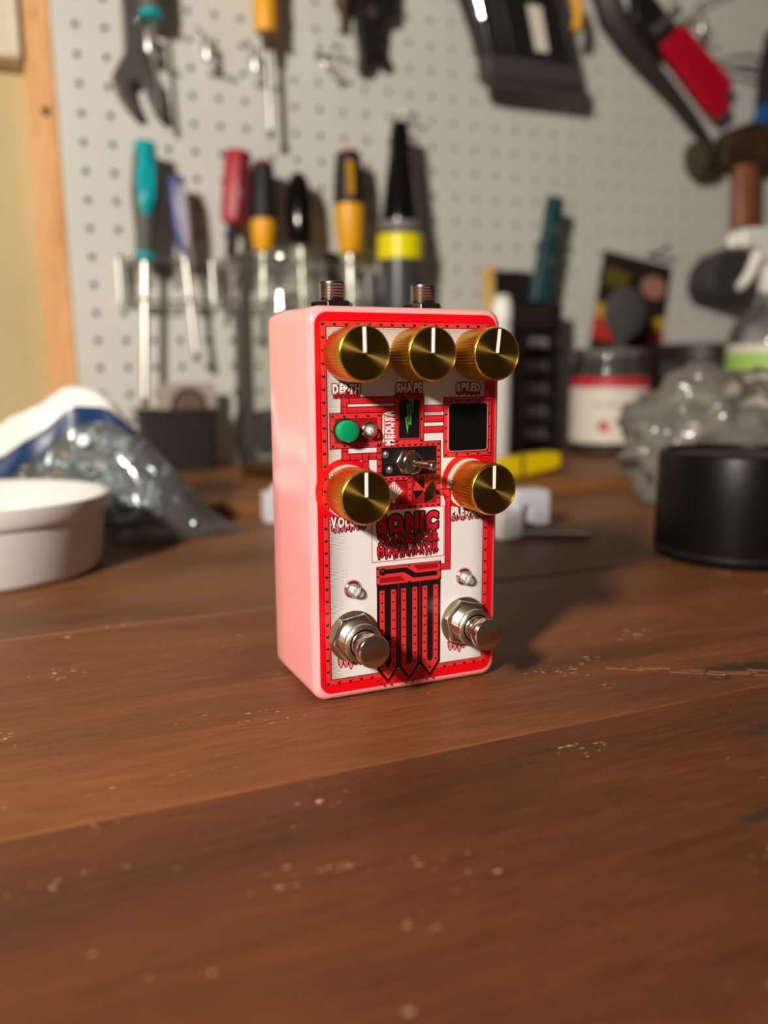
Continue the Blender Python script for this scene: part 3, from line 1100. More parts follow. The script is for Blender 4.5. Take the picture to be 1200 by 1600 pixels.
def footswitch(x, z, rot, lab):
    f = MB()
    f.lathe([(8.2, 0.0), (8.2, 0.7), (7.0, 0.7)], axis=(0, -1, 0), n=36)
    o = f.build('footswitch', 'nickel_brushed', pedal, loc=(x, 0, z))
    o['label'] = lab
    f = MB()
    f.lathe([(8.0, 0.7), (8.0, 2.6), (7.4, 3.2), (5.5, 3.2)], axis=(0, -1, 0), n=6, ref=(math.cos(rot), 0, math.sin(rot)))
    f.build('hex_nut', 'nickel', o, smooth=20, bevel=0.35)
    f = MB()
    prof = [(6.0, 2.5)]
    for i in range(7):
        prof += [(6.0, 3.3 + 0.6 * i), (5.75, 3.6 + 0.6 * i)]
    prof += [(6.0, 7.6), (6.0, 8.6), (5.6, 9.0), (4.6, 9.0)]
    f.lathe(prof, axis=(0, -1, 0), n=40)
    f.box(-6.3, -8.9, -1.0, -5.2, -3.4, 1.0)
    f.build('bushing', 'nickel_brushed', o, smooth=30)
    f = MB()
    f.lathe([(4.2, 8.0), (4.2, 10.0), (4.0, 10.3), (3.6, 11.0), (3.6, 11.4), (4.0, 11.6), (4.9, 14.0), (5.0, 16.7), (4.75, 17.1), (4.4, 17.25), (0, 17.3)], axis=(0, -1, 0), n=40)
    f.build('plunger', 'nickel', o, smooth=40)
    return o


footswitch(-19.3, 20.4, 0.15, 'left metal footswitch')
footswitch(19.3, 20.4, -0.25, 'right metal footswitch')


def jack(x, lab):
    j = MB()
    prof = [(4.1, -2)]
    for i in range(10):
        prof += [(4.15, 0.9 * i), (3.97, 0.9 * i + 0.45)]
    prof += [(4.0, 8.8), (2.9, 9.0), (2.9, 6.0), (0, 6.0)]
    j.lathe(prof, (x, 24, 120.5), (0, 0, 1), 36)
    o = j.build('jack_socket', 'jack_metal', pedal, smooth=40)
    o['label'] = lab
    q = MB()
    q.lathe([(7.2, 0), (7.2, 0.7), (7.0, 0.8), (7.0, 2.4), (6.4, 2.8), (3.8, 2.8)], (x, 24, 120.5), (0, 0, 1), 6)
    q.build('jack_nut', 'black_nickel', o, smooth=25, bevel=0.25)


jack(-16.0, 'left threaded jack socket on the top edge')
jack(16.0, 'right threaded jack socket on the top edge')

# ------------------------------------------------------------------ things on the bench
# white tub
t = thing('plastic_tub', 'round white plastic tub in front of the bag of metal fittings', 'tub', (-133, 240, 0))
q = MB()
q.lathe([(0, 0), (56, 0), (58.5, 1.5), (59.8, 4), (62.6, 30), (62.8, 31)], n=64)
q.lathe([(61.6, 38), (59.0, 8), (56, 3.5), (0, 3.0)], n=64)
q.build('body', 'white_plastic', t)
q = MB()
q.lathe([(62.8, 29.0), (64.6, 31.0), (65.2, 32.5), (65.8, 37.5), (65.6, 39.4), (64.0, 39.8), (62.4, 39.2), (61.6, 38)], n=64)
q.build('rim', 'white_plastic', t)

# zip bag full of zinc fittings
BAGC = (-138.0, 300.0)


def interp(pts, x):
    for (a, za), (b, zb) in zip(pts, pts[1:]):
        if a <= x <= b:
            return za + (zb - za) * (x - a) / (b - a)
    return pts[-1][1] if x > pts[-1][0] else pts[0][1]


def bag_top(x):
    return interp([(-260, 52), (-200, 58), (-150, 63), (-119, 69), (-80, 92), (-62, 88), (-50, 75), (-34, 56), (-15, 30), (-2, 14), (10, 5), (20, 1.2)], x)


def bag_mid(x):
    return interp([(-260, 329), (-78, 329), (-62, 316), (-40, 306), (20, 300)], x)


def bag_depth(x):
    return interp([(-260, 20), (-80, 20), (-62, 34), (-45, 38), (-20, 30), (5, 16), (20, 8)], x)


def bag_point(x, t, out=0.0):
    """t: 0 front bottom .. 0.5 ridge .. 1 back bottom"""
    h, dpt = bag_top(x), bag_depth(x)
    a = PI * t
    yy = -math.cos(a)
    zz = math.sin(a) ** 0.8 if 0 < t < 1 else 0
    p = Vector((x, bag_mid(x) + yy * (dpt + out) * (1 - 0.12 * zz), 0.6 + zz * (h + out)))
    nz = noise.noise_vector(Vector((x * 0.045, t * 4.0, 1.3))) * 4.0 + noise.noise_vector(Vector((x * 0.12, t * 11.0, 7.3))) * 2.4
    k = min(1.0, h / 30.0) * min(1.0, dpt / 30.0 + 0.2)
    p += Vector((0, nz.y, nz.z)) * k * (math.sin(PI * t) ** 0.5 if 0 < t < 1 else 0)
    p.z = max(p.z, 0.5)
    p.y = min(p.y, 349)
    return p


bag = thing('zip_bag', 'clear zip bag with white and blue top holding metal fittings, behind the white tub', 'bag', (0, 0, 0))
NX, NTT = 56, 26
q = MB()
vs = [bag_point(-255 + 274 * i / NX, j / NTT) for i in range(NX + 1) for j in range(NTT + 1)]
fs = [(i * (NTT + 1) + j, (i + 1) * (NTT + 1) + j, (i + 1) * (NTT + 1) + j + 1, i * (NTT + 1) + j + 1) for i in range(NX) for j in range(NTT)]
q.add(vs, fs)
q.build('film', 'bag_film', bag, smooth=180)


def bag_patch(ta, tb, x0, x1, m, name, out, nx=34, nt=8):
    q = MB()
    vs = []
    for i in range(nx + 1):
        x = x0 + (x1 - x0) * i / nx
        for j in range(nt + 1):
            t = ta(x) + (tb(x) - ta(x)) * j / nt
            vs.append(bag_point(x, t, out))
    q.add(vs, [(i * (nt + 1) + j, (i + 1) * (nt + 1) + j, (i + 1) * (nt + 1) + j + 1, i * (nt + 1) + j + 1) for i in range(nx) for j in range(nt)])
    return q.build(name, m, bag, smooth=180)


def band_lo(x):
    return interp([(-260, 0.12), (-120, 0.149), (-62, 0.285), (-40, 0.33)], x)


def band_hi(x):
    return interp([(-260, 0.21), (-120, 0.234), (-62, 0.34), (-40, 0.38)], x)


bag_patch(band_hi, lambda x: 0.62, -254, -47, 'bag_white', 'header', 0.8)
bag_patch(band_lo, band_hi, -254, -46, 'bag_blue', 'blue_band', 0.8)

GF = ('hex nuts inside the zip bag', 'elbow fittings inside the zip bag', 'hex bolts inside the zip bag')
fit_protos = []
q = MB()
q.lathe([(4.2, 0), (7.5, 0), (7.5, 9), (4.2, 9), (4.2, 0)], n=6)
q.lathe([(5.6, 9), (5.6, 20), (4.0, 20), (4.0, 9)], n=18)
fit_protos.append(q)
q = MB()
q.tube([(0, 0, 0), (0, 0, 14), (3, 0, 20), (9, 0, 23), (22, 0, 23)], 6.0, 14)
q.lathe([(7.6, 0), (7.6, 5), (5.8, 5)], n=16)
fit_protos.append(q)
q = MB()
q.lathe([(8.5, 0), (8.5, 5), (3.0, 5.01), (3.0, 24), (2.6, 25), (0, 25)], n=6)
fit_protos.append(q)
meshes = []
for i, pq in enumerate(fit_protos):
    o = pq.build('metal_fitting', 'zinc', smooth=30, bevel=0.4)
    meshes.append(o)
fit_used = [False] * 3
rf = random.Random(3)
placed = []
tries = 0
while len(placed) < 120 and tries < 20000:
    tries += 1
    x = rf.uniform(-195, -14)
    hmax = interp([(-260, 50), (-120, 58), (-90, 72), (-62, 74), (-50, 62), (-30, 42), (-10, 18)], x)
    dd_ = bag_depth(x) - 8
    y = bag_mid(x) + rf.uniform(-1, 1) * dd_
    z = rf.uniform(9, max(10, hmax - 6))
    if (max(z - 14, 0) / max(hmax - 14, 1)) ** 2 + ((y - bag_mid(x)) / dd_) ** 2 > 1.15:
        continue
    if any((x - a) ** 2 + (y - b_) ** 2 + (z - c) ** 2 < 11.3 ** 2 for a, b_, c in placed):
        continue
    placed.append((x, y, z))
for i, (x, y, z) in enumerate(placed):
    k = i % 3
    if not fit_used[k]:
        o = meshes[k]
        fit_used[k] = True
    else:
        o = meshes[k].copy()
        COL.objects.link(o)
    e = Euler((rf.uniform(0, 6.28), rf.uniform(0, 6.28), rf.uniform(0, 6.28)))
    cen = Vector((0, 0, 10 if k != 1 else 14)) * 0.64
    cen.rotate(e)
    o.rotation_euler = e
    o.scale = (0.64, 0.64, 0.64)
    o.location = (Vector((x, y, z)) - cen) * MM
    tag(o, ('zinc hex nut with short collar among the fittings inside the clear zip bag', 'bent zinc elbow fitting among the fittings inside the clear zip bag', 'zinc hex bolt among the fittings inside the clear zip bag')[k], 'fitting', GF[k])

# black bin with a card in it
t = thing('storage_bin', 'small charcoal plastic bin against the pegboard left of the glass jar', 'bin', (26, 574, 9))
q = MB()
def ring_(hx, hy, z):
    return [(x, y, z) for x, y in rrect(-hx, -hy, hx, hy, 3, 4)]
q.loft([ring_(31, 17, 0), ring_(35, 20, 57)], cap1=False)
q.loft([ring_(33.4, 18.4, 57), ring_(29.5, 15.5, 2)], cap0=False)
q.loft([ring_(35, 20, 57), ring_(33.4, 18.4, 57)], cap0=False, cap1=False)
q.build('body', 'dark_plastic', t)
q = MB()
q.loft([ring_(35.2, 20.2, 54.5), ring_(38.0, 22.0, 55), ring_(38.0, 22.0, 58), ring_(33.4, 18.4, 58)], cap0=False, cap1=False)
q.build('rim', 'dark_plastic', t)
t = thing('packaging_card', 'beige card with dark ring print standing in the charcoal bin', 'card', (38, 578, 12))
q = MB()
q.prism(rrect(-28, 0, 28, 78, 5, 5), 0, 1.2)
q.build('sheet', 'card_beige', t, smooth=0)
q = MB()
for a0, a1, m_ in ((13, 17, 0),):
    for i in range(32):
        a, b_ = 2 * PI * i / 32, 2 * PI * (i + 1) / 32
        cx0, cz0 = 2, 57
        q.add([(cx0 + a0 * math.cos(a), -0.1, cz0 + a0 * math.sin(a)), (cx0 + a1 * math.cos(a), -0.1, cz0 + a1 * math.sin(a)),
               (cx0 + a1 * math.cos(b_), -0.1, cz0 + a1 * math.sin(b_)), (cx0 + a0 * math.cos(b_), -0.1, cz0 + a0 * math.sin(b_))], [(0, 1, 2, 3)])
q.build('ring_mark', 'card_black', t, smooth=0)
q = MB()
q.lathe([(12.8, 0.12), (0, 0.15)], (2, 0, 57), (0, -1, 0), 30)
q.build('centre_mark', mat('brown_print', (0.16, 0.10, 0.085), 0.5), t, smooth=0)

# large glass jar in front of the screwdriver rack
t = thing('glass_jar', 'tall clear glass jar standing behind the pedal under the black and yellow screwdrivers', 'jar', (120, 505, 9))
q = MB()
q.lathe([(48, 6), (50.5, 12), (51, 30), (51, 160), (48, 172), (45, 179), (45, 190)], n=48)
q.build('body', 'glass', t, smooth=60)
q = MB()
q.lathe([(45, 184), (47.5, 185), (47.5, 190), (46, 192), (44, 191.5), (44, 184), (45, 184)], n=48)
q.build('rim', 'glass', t, smooth=60)
q = MB()
q.lathe([(0, 0.2), (46, 0.2), (49.4, 4), (50, 12), (46, 17), (0, 9)], n=48)
q.build('base', 'amber_glass', t, smooth=60)
q = MB()
q.lathe([(0, 0), (12, 0), (18, 34), (17, 34), (11, 2), (0, 2)], n=28)
o = q.build('small_cup', 'black_plastic')
o.location = (0.100, 0.512, 0.030)
o.rotation_euler = (0.15, -0.22, 0)
tag(o, 'small dark cup leaning inside the glass jar', 'cup')

# dark bottle with yellow band and tapered nozzle
t = thing('nozzle_bottle', 'dark grey bottle with yellow band and black tapered nozzle behind the pedal', 'bottle', (257, 572, 9))
q = MB()
q.lathe([(0, 0), (19, 0), (20.0, 2), (19.4, 150), (19.0, 188), (19.0, 209), (17.2, 215)], n=40)
q.build('body', mat('slate_plastic', (0.05, 0.055, 0.06), 0.3), t)
q = MB()
q.lathe([(19.2, 186), (20.4, 186.5), (20.4, 208), (19.2, 208.5)], n=40)
q.build('yellow_band', 'bright_yellow', t)
q = MB()
q.lathe([(17.5, 213), (17.8, 214), (17.8, 219), (16.4, 220)], n=40)
q.build('collar', mat('grey_collar', (0.25, 0.22, 0.22), 0.4), t)
q = MB()
q.lathe([(16.4, 218), (16.4, 223), (15.6, 230), (9.3, 286), (8.8, 296), (7.4, 305), (6.0, 307.5), (0, 308)], n=36)
q.build('nozzle', 'black_gloss', t, smooth=50)

t.scale = (1.13, 1.13, 1.085)

# black organiser with slots, box on top
t = thing('tool_organiser', 'black upright organiser with a row of pale slots, right of the pedal', 'organiser', (414, 574, 9))
q = MB()
q.box(-32, -4, 0, 32, 26, 163)
for i in range(6):
    q.box(-33, -16, 10 + 25 * i, 33, -4, 16 + 25 * i)
for s in (-33, 30):
    q.box(s, -15.5, 0, s + 3, -4, 163)
q.build('body', 'black_plastic', t, bevel=0.8)
for i in range(5):
    q = MB()
    q.box(-3, -10, 16.4 + 25 * i, 18, -5, 26 + 25 * i)
    q.build('slot_insert', mat('slot_grey', (0.22, 0.20, 0.18), 0.5) if i == 0 else 'slot', t, bevel=0.5) if False else q.build('slot_insert', 'label_grey', t, bevel=0.5)
q = MB()
q.box(-28, -9, 132, 26, -4.5, 162)
q.build('front_plate', 'card_black', t, bevel=0.5)
q = MB()
q.box(-24, -2, 0, 24, 20, 34)
o = q.build('black_box', 'black_plastic', bevel=1.2)
o.location = (0.393, 0.577, 0.1723)
tag(o, 'small matte black box lying on top of the organiser', 'box')

t = thing('marker_pen', 'thick dark teal marker leaning in the organiser', 'marker', (428, 576, 173.5))
t.rotation_euler = (0, 0.155, 0)
t.scale = (1.05, 1.05, 1.05)
q = MB()
q.lathe([(0, 0), (14, 0), (14.5, 2), (13.5, 40), (12.6, 57)], n=8, sy=0.6)
q.build('barrel', 'dark_teal', t, smooth=25, bevel=0.6)
q = MB()
q.lathe([(12.6, 56), (14.8, 57), (14.8, 61), (12.0, 62)], n=8, sy=0.6)
q.build('collar', 'dark_teal', t, smooth=25)
q = MB()
q.lathe([(11.4, 61), (11.4, 104), (10.4, 108), (0, 108)], n=8, sy=0.6)
q.build('cap', 'dark_teal', t, smooth=25, bevel=0.6)
for z in (30, 62):
    q = MB()
    q.lathe([(5.2, 0), (5.2, 0.8), (0, 1.2)], (0, -8.6, z + 12), (0, -1, 0), 20)
    q.build('dimple', mat('teal_dimple', (0.06, 0.085, 0.085), 0.5), t)

t = thing('white_tube', 'slim white plastic tube standing just right of the pedal edge', 'tube', (309, 458, 9))
q = MB()
q.lathe([(0, 0), (8.8, 0), (9.2, 1), (9.2, 150), (8.4, 154), (8.0, 158), (6, 160.5), (0, 161)], n=28)
q.build('body', 'white_plastic', t)
q = MB()
q.lathe([(9.2, 138), (9.6, 138.5), (9.6, 150), (8.7, 154.5)], n=28)
q.build('cap', 'spray_white', t)
t = thing('wooden_stick', 'pale flat wooden stick standing behind the white tube', 'stick', (328, 503, 9))
t.rotation_euler = (0, -0.045, 0)
q = MB()
q.prism(rrect(-6.2, 0, 6.2, 192, 5.6, 6), -1.5, 1.5)
q.build('blade', 'pale_wood', t, smooth=0, bevel=0.4)

# jar with red and white label
t = thing('labelled_jar', 'clear jar with red and white label in front of the black card', 'jar', (492, 530, 9))
q = MB()
q.lathe([(0, 0.3), (40, 0.3), (43, 4), (43, 86), (42, 94), (39, 101), (39, 110)], n=48)
q.build('body', 'glass', t, smooth=60)
q = MB()
q.lathe([(0, 1), (39, 1), (41, 5), (41, 10), (0, 12)], n=40)
q.build('contents', 'amber_glass', t, smooth=50)
q = MB()
q.lathe([(39, 106), (41.5, 107), (41.5, 112), (40, 114), (38, 113.5), (38, 106), (39, 106)], n=48)
q.build('rim', 'clear_plastic', t)


def wrap(mb, r, a0, a1, z0, z1, n=20, m=0):
    vs = []
    for i in range(n + 1):
        a = a0 + (a1 - a0) * i / n
        for z in (z0, z1):
            vs.append((r * math.cos(a), r * math.sin(a), z))
    mb.add(vs, [(2 * i, 2 * i + 2, 2 * i + 3, 2 * i + 1) for i in range(n)], m)


A0, A1 = math.radians(-215), math.radians(-35)
q = MB()
wrap(q, 43.3, A0, A1, 14, 74)
lab = q.build('label', 'label_white', t, smooth=60, fix=False)
q = MB()
wrap(q, 43.5, A0, A1, 73, 84)
q.build('red_strip', 'label_red', lab, smooth=60, fix=False)
q = MB()
for i in range(9):
    a = math.radians(-150 + 6 * i)
    wrap(q, 43.6, a, a + math.radians(4), 53, 56, 2)
wrap(q, 43.6, math.radians(-88), math.radians(-68), 60, 67, 4)
q.build('label_marks', 'label_grey', lab, smooth=60, fix=False)
q = MB()
ca = math.radians(-135)
q.lathe([(6, 0), (0, 0.4)], (43.4 * math.cos(ca), 43.4 * math.sin(ca), 32), (math.cos(ca), math.sin(ca), 0), 20)
q.build('red_dot', 'label_red', lab)

# black blister card leaning on the board
t = thing('blister_card', 'black printed card with yellow and red edges leaning on the pegboard', 'card', (550, 598, 9))
t.rotation_euler = (-0.03, 0.155, -0.01)
q = MB()
q.prism([(-52, 74), (54, 74), (51, 225), (-50, 225)], 0, 1.5)
q.prism([(-30, 0), (30, 0), (30, 74), (-30, 74)], 0.2, 1.2)
q.build('sheet', 'card_black', t, smooth=0)
for pn_, poly_, m_ in (('yellow_print', [(-50, 166), (-27, 161), (-28, 148), (-51, 148)], 'card_yellow'), ('yellow_print', [(34, 158), (52, 165), (52, 148), (33, 146)], 'card_yellow'),
                       ('olive_print', [(-44, 208), (-8, 205), (-12, 187), (-46, 187)], 'card_olive'), ('red_print', [(-51.5, 147.5), (-24, 147.5), (-22, 122), (-52, 122)], 'card_red'),
                       ('red_print', [(33, 145.5), (52, 147.5), (52.5, 100), (36, 102)], 'card_red')):
    q = MB()
    q.prism(poly_, -0.3, 0.1)
    q.build(pn_, m_, t, smooth=0)
q = MB()
q.lathe([(17, 0.1), (14, 0.35), (0, 0.4)], (29, 0, 196), (0, -1, 0), 18, sx=1.1, sy=0.8)
q.build('picture_patch', 'card_pink', t, smooth=0)
t = thing('round_paddle', 'dark grey round disc on a narrow stem standing in the labelled jar', 'paddle', (496, 528, 21.5))
t.rotation_euler = (0, 0.06, 0)
q = MB()
q.lathe([(26.5, -2.5), (27, -2), (27, 2), (26, 2.6), (0, 3)], (2, 0, 141), (0, -1, 0), 40)
q.build('disc', 'card_grey', t, smooth=40)
q = MB()
q.prism([(-8, 0), (2, 0), (4, 90), (10, 122), (-9, 122), (-10, 90)], -2, 2)
q.build('stem', 'card_grey', t, smooth=0, bevel=0.8)

# clear jar with dark lid
t = thing('wide_jar', 'wide clear jar with dark brown lid behind the crumpled plastic', 'jar', (630, 536, 9))
q = MB()
q.lathe([(0, 0.3), (58, 0.3), (61, 4), (61, 88), (58, 98), (58, 104)], n=48)
q.build('body', 'glass', t, smooth=60)
q = MB()
q.lathe([(61, 101), (64, 102), (64, 118), (62, 120), (0, 120.5)], n=48)
q.build('lid', mat('brown_lid', (0.025, 0.014, 0.010), 0.4), t)
q = MB()
rr_ = random.Random(9)
q.lathe([(0, 1), (57, 1), (57, 30), (40, 46), (15, 52), (0, 50)], n=24)
o = q.build('contents', 'dark_steel', t, smooth=40)

# crumpled clear plastic
bm = bmesh.new()
bmesh.ops.create_icosphere(bm, subdivisions=5, radius=1.0)
for v in bm.verts:
    p = v.co.copy()
    d1 = noise.noise(p * 1.7 + Vector((3, 1, 5)))
    d2 = abs(noise.noise(p * 2.6 + Vector((7, 2, 1))))
    d3 = abs(noise.noise(p * 5.5 + Vector((1, 9, 4))))
    k = 1.05 + 0.26 * d1 - 0.34 * d2 - 0.16 * d3
    v.co = Vector((p.x * 84 * k, p.y * 55 * k, 44 + p.z * 62 * k))
    if v.co.z < 1.0:
        v.co.z = 1.0 + 0.4 * abs(d3)
me = bpy.data.meshes.new('crumpled_wrap')
for v in bm.verts:
    v.co *= MM
bm.to_mesh(me)
bm.free()
me.polygons.foreach_set('use_smooth', [True] * len(me.polygons))
me.materials.append(M['crumple_film'])
o = bpy.data.objects.new('crumpled_wrap', me)
COL.objects.link(o)
o.location = (0.380, 0.26, 0)
tag(o, 'crumpled ball of clear plastic wrap behind the black cap', 'plastic wrap')
q = MB()
q.lathe([(0, 0), (12, 0), (17, 6), (16, 16), (9, 24), (0, 26)], n=14)
for i, v in enumerate(q.v):
    nv = noise.noise_vector(Vector(v) * 0.09) * 3.5
    q.v[i] = (v[0] + nv.x, v[1] + nv.y, max(0.2, v[2] + nv.z))
o = q.build('foam_piece', 'white_plastic', smooth=80)
o.location = (0.318, 0.226, 0)
tag(o, 'crumpled white scrap lying against the black cap', 'scrap')

# spray bottle
t = thing('spray_bottle', 'clear spray bottle with white trigger head at the right', 'bottle', (597, 410, 9))
q = MB()
q.lathe([(0, 0.3), (44, 0.3), (47, 4), (47, 130), (44, 146), (32, 162), (18, 172), (14, 176), (14, 186)], n=40)
q.build('body', 'clear_plastic', t, smooth=60)
q = MB()
wrap(q, 47.4, math.radians(-230), math.radians(-10), 62, 128, 24, 0)
lab = q.build('label', 'label_white', t, smooth=60, fix=False)
q = MB()
wrap(q, 47.7, math.radians(-230), math.radians(-10), 97, 119, 24)
q.build('green_print', 'label_green', lab, smooth=60, fix=False)
q = MB()
q.lathe([(17.5, 184), (18.5, 186), (18.5, 208), (16, 211), (0, 211)], n=20, tooth=0.6)
q.build('neck_cap', 'spray_white', t)
q = MB()
q.prism([(-60, 229), (-61, 243), (-55, 249), (-20, 253), (40, 252), (56, 243), (56, 226), (22, 212), (-12, 210), (-30, 224), (-44, 231)], -11, 11)
q.build('spray_head', 'spray_white', t, bevel=2.5, segs=3)
q = MB()
q.lathe([(8.5, 0), (9, 2), (9, 14), (8, 16), (0, 16)], (-52, 0, 237), (-1, 0, 0), 8)
q.build('nozzle', 'spray_white', t, bevel=0.6)
q = MB()
q.tube([(-28, 0, 230), (-33, 0, 216), (-40, 0, 202), (-49, 0, 192), (-54, 0, 189)], [6, 6.5, 6, 5.5, 4.2], 12, sx=1.0, sy=1.0)
q.build('trigger', 'spray_white', t, smooth=60)
q = MB()
q.tube([(-3, 0, 185), (-4, 0, 120), (-10, 0, 20)], 3, 8)
q.build('dip_tube', 'clear_plastic', t)

t.scale = (0.905, 0.905, 0.905)

# black cap
t = thing('spray_can_cap', 'glossy black cylindrical plastic cap at the right edge of the bench', 'cap', (251, 108, 0))
q = MB()
q.lathe([(40, 0.2), (43.6, 0.2), (44, 0.8), (44.2, 2.5), (44.6, 4), (44.0, 55.0), (43.2, 57.0), (41.6, 57.8), (40.4, 57.4), (39.8, 55.6), (0, 55.2)], n=72)
q.build('shell', mat('black_cap_plastic', (0.004, 0.0037, 0.0034), 0.36, spec=0.2), t, smooth=40)
q = MB()
q.lathe([(44.5, 4.2), (44.9, 4.4), (44.9, 6), (44.5, 6.2)], n=72)
q.build('rib', 'black_plastic', t)

# small clamp with steel rod
t = thing('bar_clamp', 'small clamp with pale plastic jaws and a steel rod lying right of the pedal', 'clamp', (0, 0, 0))
q = MB()
q.prism([(171, 0.3), (171, 27), (196, 26.5), (197.5, 23), (197.5, 3.5), (183, 3.5), (183, 17), (178, 17), (176, 0.3)], 210, 226)
q.build('jaw', 'lilac_plastic', t, bevel=1.2)
q = MB()
q.prism([(150, 0.3), (150, 17), (166, 17), (166, 0.3)], 192, 208)
q.build('slider', 'white_plastic', t, bevel=1.5)
q = MB()
q.tube([(158, 202, 2.2), (203, 176.5, 2.2)], 1.9, 12)
q.build('rod', 'chrome', t)
q = MB()
q.box(38.5, 306, 0.3, 70, 322, 21)
q.prism([(42, 21), (68, 21), (62, 27), (48, 27)], 308, 320)
o = q.build('plastic_block', 'lilac_plastic', bevel=1.2)
tag(o, 'pale lilac plastic block peeking out left of the pedal', 'block')

# yellow handle
t = thing('utility_knife', 'yellow wedge shaped handle lying right of the pedal', 'knife', (300, 399, 9))
t.rotation_euler = (0, 0, 0.12)
q = MB()
q.prism([(-40, 0.3), (-6, 0.3), (30, 4.5), (34, 7), (34, 17), (31, 19.5), (-4, 18), (-40, 16.5)], -9, 9)
q.build('handle', 'yellow', t, bevel=2.0, segs=3)
q = MB()
q.box(-12, -9.6, 1.5, -9, 9.6, 17.8)
q.build('groove_band', 'dark_plastic', t)
q = MB()
q.prism([(-40, 3), (-62, 5), (-52, 14), (-40, 14)], -0.8, 0.8)
q.build('blade', 'steel', t, smooth=0)

# ------------------------------------------------------------------ things on the pegboard
def screwdriver(name, label, u, v, off, lean, handle, shank_r, shank_l, shank_m='steel', flat=True):
    """hangs point-down; (u, v) is the bottom of the handle; handle = list of (part name, profile, material, n)"""
    o = board_thing(name, label, 'screwdriver', u, v, off, 'screwdrivers on the pegboard')
    o.matrix_world = o.matrix_world @ Matrix.Rotation(lean, 4, 'Y')
    for pn, prof, m_, n in handle:
        q = MB()
        q.lathe(prof, n=n)
        q.build(pn, m_, o, smooth=30 if n < 14 else 45)
    q = MB()
    e = [(shank_r * 0.2, 1), (shank_r, 0.9), (shank_r, -shank_l + 8)]
    q.lathe(e + ([(shank_r * 0.95, -shank_l + 7.9)]), n=16)
    if flat:
        L = shank_l
        q.loft([[(shank_r * c, shank_r * s, -L + 8) for c, s in ((1, 1), (-1, 1), (-1, -1), (1, -1))],
                [(shank_r * 1.25 * c, shank_r * 0.5 * s, -L + 3) for c, s in ((1, 1), (-1, 1), (-1, -1), (1, -1))],
                [(shank_r * 1.15 * c, shank_r * 0.3 * s, -L) for c, s in ((1, 1), (-1, 1), (-1, -1), (1, -1))]])
    else:
        q.lathe([(shank_r * 0.95, -shank_l + 8), (shank_r * 0.4, -shank_l), (0, -shank_l)], n=12)
    q.build('shank', shank_m, o, smooth=40)
    return o


s = screwdriver('screwdriver', 'teal and grey screwdriver, longest, hung at the left of the rack', 43, -209, 33, 0.065,
                [('handle', [(0, 0), (8.0, 0), (8.4, 2), (8.6, 22), (10.5, 40), (12.2, 58), (11.2, 78), (9.4, 98), (8.4, 101.5), (0, 102)], 'grey_green', 24),
                 ('collar', [(8.6, -2), (9.6, -1), (9.6, 3.5), (8.5, 5)], 'teal', 24),
                 ('cap', [(9.9, 88), (9.9, 98), (8.6, 102.2), (0, 103)], 'teal', 24)], 3.1, 134)
q = MB()
q.lathe([(0, -1), (9.2, 0), (9.2, 0.1), (8, 4.0), (0, 5.2)], (0, -7.2, 66), (0, -1, 0), 28, sx=1.0, sy=3.6)
q.build('grip_insert', 'teal', s, smooth=60)
s = screwdriver('screwdriver', 'slim navy blue screwdriver beside the teal one', 79, -204, 33, -0.06,
                [('handle', [(0, 0), (4.5, 0), (6.0, 6), (7.6, 18), (8.4, 40), (8.4, 64), (7.0, 69), (0, 70)], 'navy', 8)], 2.6, 98)
q = MB()
q.prism([(-1.0, 5), (4.0, 3), (6.2, 20), (6.8, 40), (6.4, 60), (0.8, 62)], -8.6, -5.0)
q.build('pale_flat', 'lilac_clear', s, bevel=0.8)
s = screwdriver('screwdriver', 'red handled screwdriver with thin dark shank', 122.5, -204, 33, 0.12,
                [('ferrule', [(0, 0), (4.5, 0), (5.2, 2), (5.6, 28), (6.5, 30)], 'black_plastic', 16),
                 ('handle', [(6.0, 29), (10.5, 31), (11.8, 36), (12.0, 92), (11.0, 96), (0, 97)], 'red_handle', 8)], 1.7, 66, 'dark_steel')
q = MB()
q.prism([(1, 34), (10.8, 34), (10.8, 94), (1, 94)], -11.6, 4)
q.build('dark_flat', 'maroon', s, bevel=0.8)


def two_tone(u, v, lean, label, hb, w, yl, sl, stripe):
    s = screwdriver('screwdriver', label, u, v, 33, lean,
                    [('yellow_grip', [(0, 0), (w * 0.62, 0), (w * 0.74, 3), (w * 0.98, yl * 0.75), (w, yl)], 'amber_yellow', 20),
                     ('black_grip', [(w * 1.0, yl), (w * 1.02, yl + 4), (w * 0.96, hb * 0.75), (w * 0.80, hb - 3), (w * 0.62, hb - 2)], 'black_rubber', 20),
                     ('end_cap', [(w * 0.66, hb - 3), (w * 0.58, hb), (0, hb + 0.8)], 'red_handle', 20)], 3.2, sl)
    if stripe:
        q = MB()
        for i in range(7):
            q.box(-w * 0.46, -w * 1.02, yl + 8 + 4.6 * i, -w * 0.02, -w * 0.55, yl + 8 + 4.6 * i + 3.0)
        q.build('yellow_marks', 'amber_yellow', s, smooth=0)
    return s


